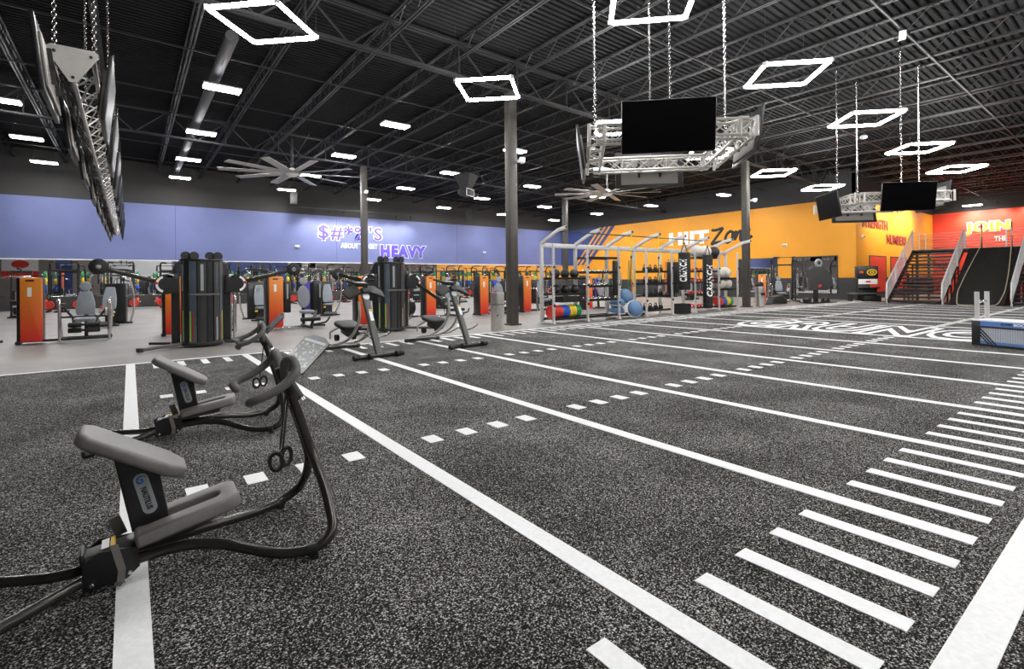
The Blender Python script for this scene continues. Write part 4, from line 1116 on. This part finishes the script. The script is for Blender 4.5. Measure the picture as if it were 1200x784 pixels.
# ------------------------------------------------------------------ trusses and screens
def chain_mesh(ln, pitch=.075, w=.012):
    b = MB(); n = int(ln/(pitch*.72)); R = pitch*.5; rr = .021
    for i in range(n):
        z = -i*pitch*.72; P = []
        for k in range(8):
            a = 2*PI*k/8; u = rr*math.cos(a); v = R*math.sin(a)
            P.append((u, 0, z+v) if i % 2 else (0, u, z+v))
        b.tube(P, .0065, 4, closed=True)
    return b.mesh('chain', 'chrome')
def box_truss(mb, ax, p0, p1, w, h, pitch=.26):
    """four chords with x lacing; p0,p1 centre line"""
    p0 = Vector(p0); p1 = Vector(p1); d = (p1-p0).normalized(); s = d.cross(Vector((0, 0, 1))).normalized(); u = Vector((0, 0, 1))
    K = [s*w/2+u*h/2, -s*w/2+u*h/2, -s*w/2-u*h/2, s*w/2-u*h/2]
    for k in K: mb.cyl(p0+k, p1+k, .027, n=8)
    n = max(2, int((p1-p0).length/pitch)); L = (p1-p0).length
    for i in range(n):
        a = p0+d*(L*i/n); b = p0+d*(L*(i+1)/n)
        for j in range(4):
            A, B = K[j], K[(j+1) % 4]
            if i % 2: A, B = B, A
            mb.cyl(a+A, b+B, .010, n=5)
            if j in (1, 3): mb.cyl(a+B, b+A, .010, n=5)
        if i % 3 == 0:
            for j in range(4): mb.cyl(a+K[j], a+K[(j+1) % 4], .010, n=5)
def tv(w=1.45, h=.83):
    t = thing('television', '', 'television')
    part('screen_case', MB().b2((-w/2, 0, -h/2), (w/2, .045, h/2), .008), 'plastic', t)
    part('screen_glass', MB().b2((-w/2+.012, -.003, -h/2+.015), (w/2-.012, .002, h/2-.012)), 'tv', t)
    bk = MB().b2((-w*.42, .045, -h*.42), (w*.42, .075, h*.3), .012)
    for i in range(5): bk.b2((-w*.35, .074, -h*.1-i*.05), (w*.35, .078, -h*.085-i*.05))
    bk = part('rear_cover', bk, 'tvback', t)
    part('mount_bracket', MB().b2((-.25, .075, -.2), (-.2, .12, .2)).b2((.2, .075, -.2), (.25, .12, .2)).b2((-.3, .11, -.03), (.3, .13, .03)), 'blackmetal', t)
    part('status_lamp', MB().b2((-.05, -.004, -h/2+.004), (.05, 0, -h/2+.012)), 'grey_metal', t)
    return t
tv0 = tv()
def ring_truss(c, label, half=1.22):
    t = thing('lighting_truss', label, 'truss', (c[0], c[1], c[2]), PI/4, group='square screen trusses')
    z = 0
    K = [(-half, -half), (half, -half), (half, half), (-half, half)]
    for i in range(4):
        a = K[i]; b = K[(i+1) % 4]
        m = MB(); box_truss(m, 0, (a[0], a[1], z), (b[0], b[1], z), .26, .26, .30)
        part('truss_side', m, 'alu', t)
        j = MB()
        for sx in (-.13, .13):
            for sy in (-.13, .13): j.cyl((a[0]+sx, a[1]+sy, -.16), (a[0]+sx, a[1]+sy, .16), .03, n=8)
        j.bar((a[0]-.13, a[1]-.13, .14), (a[0]+.13, a[1]+.13, .14), .03, .02).bar((a[0]-.13, a[1]+.13, .14), (a[0]+.13, a[1]-.13, .14), .03, .02)
        part('corner_block', j, 'alu', t)
    ln = dz(c[0])-c[2]-.75
    cme = chain_mesh(ln)
    for x, y in ((0, -half), (0, half), (-half, 0), (half, 0)):
        p = part('chain', cme, None, t, loc=(x, y, ln+.13))
        sh = MB().tube([(-.03, 0, 0), (-.03, 0, .06), (0, 0, .09), (.03, 0, .06), (.03, 0, 0)], .009, 6)
        part('shackle', sh, 'chrome', p, loc=(0, 0, -ln-.02))
    return t
c1 = (8.15, 6.02, 3.97); c2_ = (19.35, 5.85, 3.86)
ring_truss(c1, 'square aluminium truss with four screens hanging over the middle of the turf')
ring_truss(c2_, 'square aluminium truss with screens hanging farther off before the stairs')
first = True
for (c, w_) in ((c1, 'nearer hanging truss'), (c2_, 'farther hanging truss')):
    for i, side in enumerate(('side facing the camera', 'side toward the orange wall stairs', 'side away from the camera', 'side toward the blue wall')):
        a = PI/4+i*PI/2; rr = 1.22+(.55, .42, .30, .30)[i]
        d = Vector((math.sin(a), -math.cos(a), 0)) if False else Vector((math.cos(a-PI/2), math.sin(a-PI/2), 0))
        # i=0 faces (-,-)
        ang = [-PI/4, PI/4, 3*PI/4, -3*PI/4][i]
        nrm = Vector((math.sin(ang), -math.cos(ang), 0))
        sh_ = -.12 if i == 0 else 0
        l = (c[0]+nrm.x*rr+math.cos(ang)*sh_, c[1]+nrm.y*rr+math.sin(ang)*sh_, c[2]-.06+(.2 if i == 1 else 0))
        lab = f'black television on the {side} of the {w_}'
        til = (math.radians(8), 0, ang)
        if first: tv0.location = l; tv0.rotation_euler = til; setp(tv0, lab, None, 'truss televisions'); first = False
        else: dup(tv0, l, None, lab, 'truss televisions', til)
# long triangular truss along the left with screens on both sides
XT = -.53; ya, yb_ = 8.1, 34
t = thing('lighting_truss', 'long triangular truss carrying two rows of screens, hanging at the upper left', 'truss', (XT, ya, 4.0))
L_ = yb_-ya
T3 = [(-.19, .30), (.19, .30), (0, 0)]
for (x, z) in T3: part('truss_chord', MB().cyl((x, 0, z), (x, L_, z), .026, n=10), 'alu', t)
n = int(L_/.34); lc = MB()
for i in range(n):
    a = L_*i/n; b = L_*(i+1)/n
    for j in range(3):
        A, B = T3[j], T3[(j+1) % 3]
        if i % 2: A, B = B, A
        lc.cyl((A[0], a, A[1]), (B[0], b, B[1]), .011, n=5)
part('truss_lacing', lc, 'alu', t)
part('end_plate', MB().prism([(-.24, .34), (-.20, .37), (.20, .37), (.24, .34), (.24, .29), (.035, -.05), (-.035, -.05), (-.24, .29)], .012, (0, -.01, 0), (1, 0, 0), (0, 0, 1)), 'alu', t)
for (x, z) in T3: part('plate_bolt', MB().cyl((x*.9, -.03, z*.95+.005), (x*.9, -.015, z*.95+.005), .018, n=10), 'ink', t)
cb = MB(); rnd = random.Random(5)
for k in range(16):
    y = .15+rnd.random()*.4; P = []
    while y < L_-.2:
        P.append((rnd.uniform(-.2, -.02), y, rnd.uniform(.02, .26))); y += rnd.uniform(.5, 1.0)
    cb.tube(P, .013, 5, fil=.2, k=3)
part('cable_bundle', cb, 'rubberblk', t)
ln = dz(XT)-4.3-.65
cme = chain_mesh(ln)
for y in (.25, 6, 12, 18, 24):
    for x in (-.19, .19):
        p = part('chain', cme, None, t, loc=(x, y, ln+.36))
        part('clamp', MB().tube([(-.035, 0, -.06), (-.035, 0, .03), (.035, 0, .03), (.035, 0, -.06)], .014, 8, fil=.02).bar((-.05, 0, -.02), (.05, 0, -.02), .03, .02), 'gunmetal', p, loc=(0, 0, -ln))
for s, xs, n0 in ((-1, XT-.26, 9), (1, XT+.34, 8)):
    for i in range(n0):
        y = (8.0 if s < 0 else 8.9)+2.95*i
        dup(tv0, (xs, y, 3.98), None, f'television on the {"outer" if s < 0 else "inner"} side of the long truss, {ORD[i]} from the camera', 'long truss televisions', (math.radians(6), 0, -PI/2 if s < 0 else PI/2))

# ------------------------------------------------------------------ fans, speakers, heater
def fan():
    t = thing('ceiling_fan', '', 'ceiling fan')
    for i in range(10):
        b = MB().box((1.62, 0, 0), (2.75, .36, .018), (.14, 0, 0), .006)
        part('fan_blade', b, 'fan', t, rot=(0, 0, 2*PI*i/10+.36))
    part('fan_hub', MB().lathe([(0, -.16), (.16, -.16), (.26, -.08), (.30, .0), (.26, .10), (.12, .2), (.06, .24), (0, .24)], n=24), 'white', t)
    part('down_rod', MB().cyl((0, 0, .2), (0, 0, 1.6), .05, n=12), 'joist', t)
    w = MB()
    for a in range(4): w.cyl((.1*math.cos(a*PI/2), .1*math.sin(a*PI/2), .5), (1.2*math.cos(a*PI/2+.4), 1.2*math.sin(a*PI/2+.4), 1.6), .006, n=4)
    part('guy_wire', w, 'chrome', t)
    return t
fn = fan(); fn.location = (6.0, 24.6, 6.5); setp(fn, 'large long bladed ceiling fan above the left machines', None, 'ceiling fans')
dup(fn, (21.9, 19.75, 6.4), .15, 'large ceiling fan below the hanging screens above the silver rig', 'ceiling fans')
def speaker():
    t = thing('loudspeaker', '', 'loudspeaker')
    part('cabinet', MB().prism([(-.26, -.22), (.26, -.22), (.18, .24), (-.18, .24)], .95, (0, 0, 0), bev=.02), 'blackmetal', t)
    part('grille', MB().b2((-.23, -.235, -.43), (.23, -.218, .43), .01), 'darkwall', t)
    part('yoke', MB().bar((-.29, 0, 0), (-.29, 0, .75), .03, .05).bar((.29, 0, 0), (.29, 0, .75), .03, .05).bar((-.29, 0, .75), (.29, 0, .75), .05, .03).bar((0, 0, .75), (0, -.2, 1.62), .04, .04), 'joist', t)
    return t
sp_ = speaker(); sp_.location = (9.35, 38.2, 7.55); sp_.rotation_euler = (.15, 0, .1); setp(sp_, 'black loudspeaker hanging below the left ceiling fan', None, 'loudspeakers')
dup(sp_, (24.2, 38.2, 7.2), None, 'black loudspeaker hanging above the blue wall right of the word HEAVY', 'loudspeakers', (.15, 0, -.5))
t = thing('unit_heater', 'dark hanging heater with a flared metal hood left of the near column', 'heater', (15.35, 24.5, 6.55), .5)
part('heater_hood', MB().lathe([(.30, 0), (.34, .02), (.75, .85), (.72, .86)], (0, 0, .1), None, 4), 'duct', t, rot=(0, 0, PI/4))
part('heater_case', MB().b2((-.4, -.25, -.25), (.4, .3, .12), .01), 'joist', t)
part('heater_frame', MB().tube([(-.42, -.27, -.27), (.42, -.27, -.27), (.42, -.27, .12), (-.42, -.27, .12)], .03, 6, closed=True), 'white', t)
part('heater_hose', MB().tube([(.4, 0, 0), (.9, 0, -.02), (1.5, .05, -.02)], .09, 10), 'rubberblk', t)
part('hanger', MB().cyl((-.3, .2, .9), (-.3, .2, 1.8), .012, n=6).cyl((.3, .2, .9), (.3, .2, 1.8), .012, n=6), 'joist', t)
def camdome(loc, label):
    t = thing('security_camera', label, 'camera', loc, 0, 'column cameras')
    part('mount', MB().b2((-.05, -.16, -.05), (.05, 0, .05), .01), 'white', t)
    part('camera_body', MB().ball((.0, -.22, -.04), .10, 14, (1, 1, .8)).cyl((0, -.22, 0), (0, -.22, .08), .1, n=16), 'white', t)
camdome((10.38, 13.29, 5.45), 'white camera on the near steel column'); camdome((25.2, 13.09, 5.4), 'white camera on the far right steel column'); camdome((10.2, 26.59, 6.3), 'white camera box on the far left thin column')
def sensor(loc, rz, label):
    t = thing('wall_sensor', label, 'sensor', loc, rz, 'wall sensors')
    part('sensor_body', MB().b2((-.17, -.1, -.09), (.17, 0, .09), .03), 'white', t)
    part('sensor_lens', MB().ball((-.08, -.1, -.03), .045, 8).ball((.08, -.1, -.03), .045, 8), 'glassgrey', t)
sensor((10.05, Y1-.03, 4.15), 0, 'small white emergency light on the blue wall left of ABOUT'); sensor((27.0, Y1-.03, 4.1), 0, 'small white emergency light on the blue wall right of HEAVY')
sensor((XO-.03, 16.75, 3.75), -PI/2, 'small white emergency light on the orange wall above the mirrors'); sensor((38.0, YR-.03, 4.1), 0, 'small white box on the orange return wall below STRENGTH')

t = thing('cable_outlet', 'white cable outlet with loose wires hanging under the roof at the upper right', 'cable outlet', (16.9, 4.5, 8.1), .3)
part('outlet_box', MB().b2((-.16, -.08, -.1), (.16, .08, .06), .02), 'white', t)
part('loose_wire', MB().tube([(.1, 0, 0), (.4, .1, -.05), (.7, .2, .25), (1.1, .3, .5)], .018, 6, fil=.15), 'chrome', t)
t = thing('ceiling_sensor', 'small white dome hanging between the diamond lights at the right', 'sensor', (23.6, 7.6, 7.1))
part('sensor_dome', MB().ball((0, 0, 0), .14, 14, (1, 1, .6)), 'white', t)
part('sensor_stem', MB().cyl((0, 0, .05), (0, 0, 1.05), .02, n=8), 'joist', t)
# ------------------------------------------------------------------ stairs, ramp and ropes
def stair(loc, wd, label):
    t = thing('training_stairs', label, 'stairs', loc, 0, 'training stairs')
    n = 15; run = 4.5; H = 3.0
    for i in range(n):
        x = run*(i+.5)/n; z = H*(i+1)/n
        part('tread', MB().b2((x-.17, -wd/2, z-.05), (x+.17, wd/2, z), .006).b2((x-.18, -wd/2, z-.10), (x-.15, wd/2, z), .004), 'blackmetal', t)
    for s in (-1, 1):
        part('stringer', MB().bar((0, s*wd/2, .08), (run, s*wd/2, H-.08), .06, .26), 'blackmetal', t)
        r = MB()
        for x in (0, run*.33, run*.66, run):
            z = H*x/run; r.bar((x, s*(wd/2+.05), z-.0), (x, s*(wd/2+.05), z+1.12), .07, .07, up=(1, 0, 0))
        r.tube([(-.12, s*(wd/2+.05), .30), (0, s*(wd/2+.05), 1.1), (run, s*(wd/2+.05), H+1.12)], .04, 8, fil=.05)
        for k in range(1, 7):
            z = 1.1-k*.15
            r.cyl((0, s*(wd/2+.05), z), (run, s*(wd/2+.05), H+z), .018, n=6)
        part('railing', r, 'silver', t)
    lat = MB()
    for i in range(4):
        x = run*.45+i*run*.17; z = H*x/run-.2
        for s in (-1, 1):
            lat.bar((x, s*wd*.42, 0), (x, s*wd*.42, z), .07, .07, up=(1, 0, 0))
        lat.bar((x, -wd*.42, z-.1), (x, wd*.42, z-.1), .05, .05)
    part('support_frame', lat, 'blackmetal', t)
    return t
stair((33.0, 8.42, 0), 2.26, 'wide open stairs with silver railings left of the black turf ramp')
stair((33.0, 3.45, 0), 2.4, 'open stairs with silver railings cut by the photo edge, right of the ramp')
t = thing('turf_ramp', 'steep black turf ramp between the two silver railed stairs', 'ramp', (33.0, 6.0, 0))
part('ramp_surface', MB().prism([(0, 0), (4.5, 3.0), (4.5, 2.9), (.15, 0)], 2.05, (0, 0, 0), (1, 0, 0), (0, 0, 1)), 'rampturf', t)
part('ramp_side', MB().prism([(.2, 0), (4.5, 2.88), (4.5, 0)], 1.98, (0, 0, 0), (1, 0, 0), (0, 0, 1)), 'blackmetal', t)
t = thing('upper_platform', 'raised black platform with silver rails behind the stairs and ramp', 'platform', (37.5, 5.9, 0))
part('platform_deck', MB().b2((0, -3.7, 2.85), (2.6, 3.75, 3.0), .01), 'blackmetal', t)
r = MB()
for y in (-3.65, -1.8, 0, 1.8, 3.68): r.bar((2.55, y, 3.0), (2.55, y, 4.15), .06, .06, up=(1, 0, 0))
for k in range(7): r.cyl((2.55, -3.65, 3.12+k*.165), (2.55, 3.68, 3.12+k*.165), .022, n=6)
for y in (-3.65, 3.68):
    r.bar((0, y, 3.0), (0, y, 4.2), .06, .06, up=(1, 0, 0)).bar((1.25, y, 3.0), (1.25, y, 4.15), .05, .05, up=(1, 0, 0))
    for k in range(7): r.cyl((0, y, 3.12+k*.165), (2.55, y, 3.12+k*.165), .02, n=6)
part('platform_railing', r, 'silver', t)
lg = MB()
for x in (.1, 2.4):
    for y in (-3.5, -1, 1.1, 3.5): lg.bar((x, y, 0), (x, y, 2.9), .1, .1, up=(1, 0, 0))
for y in (-3.5, 1.1):
    lg.bar((2.4, y, .3), (2.4, y+2.4, 2.6), .06, .06).bar((2.4, y+2.4, .3), (2.4, y, 2.6), .06, .06)
part('platform_leg', lg, 'blackmetal', t)
def rp_(y, side, label):
    t = thing('climbing_rope', label, 'rope', (33.0, y, 0), 0, 'ramp ropes')
    P = [(4.7, 0, 4.15), (4.62, .0, 3.5), (4.4, side*.02, 3.02), (3.4, side*.12, 2.33), (2.2, side*.22, 1.52), (.9, side*.28, .66), (.1, side*.16, .08), (-.25, side*.02, .035), (-.5, -side*.25, .035), (-.35, -side*.55, .035)]
    part('rope_length', MB().tube(P, .022, 8, fil=.3), 'rope', t)
    part('rope_post', MB().cyl((4.7, 0, 3.0), (4.7, 0, 4.35), .035, n=10), 'blackmetal', t)
    part('rope_wrap', MB().cyl((4.68, 0, 3.85), (4.66, 0, 3.6), .035, n=10), 'strapy', t)
rp_(6.55, 1, 'thick climbing rope lying down the left half of the black ramp'); rp_(5.35, -1, 'thick climbing rope lying down the right half of the black ramp')

# ------------------------------------------------------------------ low training box at the right edge
t = thing('training_box', 'low black box with a blue and grey front at the right edge of the turf', 'training box', (14.36, 2.66, .012), math.radians(-113))
# local +x runs along the front, local -y faces the camera
Lb, Hb, Db = 2.2, .55, .62
part('box_body', MB().b2((0, .02, 0), (Lb, Db, Hb-.03), .015), 'plastic', t)
part('top_panel', MB().b2((-.01, .0, Hb-.035), (Lb+.01, Db, Hb), .008), 'white', t)
fr = MB().b2((0, -.02, 0), (.16, .03, Hb-.03), .006).b2((0, -.02, 0), (Lb, .03, .05), .006).b2((.12, -.022, .385), (Lb, .03, .42), .006).b2((Lb-.16, -.02, 0), (Lb, .03, Hb-.03), .006)
part('front_frame', fr, 'plastic', t)
part('front_mesh', MB().b2((.16, -.008, .05), (Lb-.16, .025, .39)), 'mesh', t)
part('blue_band', MB().b2((.10, -.016, .42), (Lb-.1, .02, Hb-.035)), 'ledblue', t)
part('blue_band', MB().b2((.16, -.012, .05), (Lb-.16, .02, .105)), 'ledblue', t)
dsm = MB()
for i in range(3):
    o = .07*i
    dsm.prism([(.16, .38-o*1.0), (.16, .34-o*1.0), (.42-o*.9, .05), (.455-o*.9, .05)], .004, (0, -.015, 0), (1, 0, 0), (0, 0, 1))
    dsm.prism([(Lb-1.1+o, .05), (Lb-1.065+o, .05), (Lb-.80+o, .38), (Lb-.835+o, .38)], .004, (0, -.015, 0), (1, 0, 0), (0, 0, 1))
for i in range(44): dsm.b2((.18+.042*i, -.0095, .11), (.183+.042*i, -.0075, .385))
part('front_stripes', dsm, 'ink', t)
part('front_lettering', text_mesh('ZONE', .20, .045, .003, .02, .2, 'ink'), None, t, loc=(.52, -.02, .455))
part('front_lettering', text_mesh('BOOM', .26, .055, .003, .03, 0, 'decal'), None, t, loc=(.75, -.02, .45))
for i, y in enumerate((.10, .50)):
    x = .03-.07*i
    p = part('push_post', MB().cyl((x, y, .2), (x, y, 1.13), .042, n=16), 'silver', t)
    part('post_knob', MB().ball((x, y+(.07 if i == 0 else -.07), .92), .04, 12), 'chrome', p)

# ------------------------------------------------------------------ machines by the orange wall
def rope_trainer():
    t = thing('rope_trainer', 'tall black machine with a fan shaped housing before the framed wall mirror', 'exercise machine', (31.2, 12.35, 0), -.5)
    part('base_skid', MB().b2((-.9, -.35, 0), (.9, .35, .05), .01), 'blackmetal', t)
    part('post', MB().bar((-.15, 0, .05), (-.15, 0, .8), .16, .2), 'gunmetal', t)
    P = [(-.55, .75), (-.6, 1.9), (-.35, 2.08)]+[(-.1+.95*math.cos(math.radians(a)), 1.15+.92*math.sin(math.radians(a))) for a in range(80, -20, -10)]+[(.45, .72)]
    part('fan_housing', MB().prism(P, .30, (0, 0, 0), (1, 0, 0), (0, 0, 1), .05), 'darkwall', t)
    part('upper_wheel', MB().lathe([(0, -.05), (.2, -.05), (.24, 0), (.2, .05), (0, .05)], (.0, -.05, 2.28), (PI/2, 0, 0), 24), 'badge', t)
    part('wheel_spokes', MB().lathe([(0, -.062), (.1, -.062), (.1, .06), (0, .06)], (.0, -.05, 2.28), (PI/2, 0, 0), 16), 'darkwall', t)
    part('red_label', MB().box((0, -.16, .98), (.18, .01, .12), (0, -.3, 0)), 'red_pl', t)
    part('seat_base', MB().lathe([(0, 0), (.22, 0), (.24, .08), (.16, .25), (0, .28)], (.45, 0, .05), None, 18), 'plastic', t)
    part('front_roller', MB().lathe([(0, -.2), (.13, -.2), (.13, .2), (0, .2)], (-.7, 0, .17), (PI/2, 0, 0), 18), 'rubberblk', t)
rope_trainer()
t = thing('step_trainer', 'low black rounded step unit on the floor before the orange wall', 'exercise machine', (28.3, 13.3, 0), -.4)
part('step_shell', MB().prism([(-.5, .03), (.5, .03), (.5, .25), (.2, .5), (-.35, .42)], .5, (0, 0, 0), (1, 0, 0), (0, 0, 1), .06), 'rubberblk', t)
part('step_rail', MB().b2((-1.1, -.12, 0), (-.4, .12, .05), .01), 'gunmetal', t)
pm2 = dup(lm1, (29.6, 14.75, 0), -.75, 'leg machine with orange tower between the far steel column and the framed mirror', 'orange towered machines')
pm3 = dup(hr, (32.3, 14.7, 0), -.9, 'black half rack with arched bars by the orange wall right of the far steel column', 'half racks')
for i, (x, y) in enumerate(((30.2, 20.0), (33.5, 24.0), (29.0, 26.5))):
    dup(pm, (x, y, 0), -1.2, f'press machine with grey pad along the orange wall behind the rig, {ORD[i]} from the column', 'press machines')
# display stand
t = thing('display_stand', 'black display stand with a yellow round emblem beside the stairs', 'display stand', (34.9, 11.1, 0), -.85)
part('stand_back', MB().b2((-.5, 0, .05), (.5, .35, 1.0), .02), 'blackmetal', t)
hd = part('stand_head', MB().b2((-.55, -.05, 1.35), (.55, .35, 2.1), .03), 'plastic', t)
part('round_emblem', MB().tube([(.2+.24*math.cos(a), -.06, 1.72+.16*math.sin(a)) for a in [2*PI*i/20 for i in range(20)]], .035, 6, closed=True).tube([(.2+.10*math.cos(a), -.06, 1.72+.06*math.sin(a)) for a in [2*PI*i/12 for i in range(12)]], .03, 6, closed=True), 'yellowp', hd)
part('small_emblem', MB().b2((-.45, -.06, 1.68), (-.25, -.05, 1.8)), 'oband', hd)
part('white_strip', MB().b2((-.5, -.06, 1.02), (.5, .02, 1.32), .02), 'decal', t)
part('strip_mark', MB().prism([(.15*math.cos(a), .05*math.sin(a)) for a in [2*PI*i/14 for i in range(14)]], .01, (0, -.065, 1.17), (1, 0, 0), (0, 0, 1)), 'red_pl', t)
part('shelf', MB().b2((-.55, -.25, .78), (.55, .05, .84), .01), 'blackmetal', t)
part('red_case', MB().b2((.1, -.2, .84), (.5, 0, .96), .02), 'red_pl', t)
part('bench_top', MB().b2((-1.2, -.55, .42), (.3, -.1, .52), .02), 'grey_metal', t)
part('bench_leg', MB().b2((-1.1, -.5, 0), (-1.02, -.15, .44)).b2((.15, -.5, 0), (.23, -.15, .44)), 'blackmetal', t)
part('lower_stack', MB().b2((-.4, -.5, 0), (.5, -.02, .36), .05), 'rubberblk', t)

# ------------------------------------------------------------------ world and view
w = bpy.data.worlds.new('world'); bpy.context.scene.world = w; w.use_nodes = True
w.node_tree.nodes['Background'].inputs['Color'].default_value = (.05, .05, .055, 1)
sc = bpy.context.scene
sc.view_settings.view_transform = 'Standard'; sc.view_settings.look = 'None'; sc.view_settings.gamma = 1
sc.view_settings.use_curve_mapping = False
sc.view_settings.exposure = 1.5
sc.cycles.use_denoising = True
sc.cycles.max_bounces = 8; sc.cycles.diffuse_bounces = 5; sc.cycles.glossy_bounces = 4
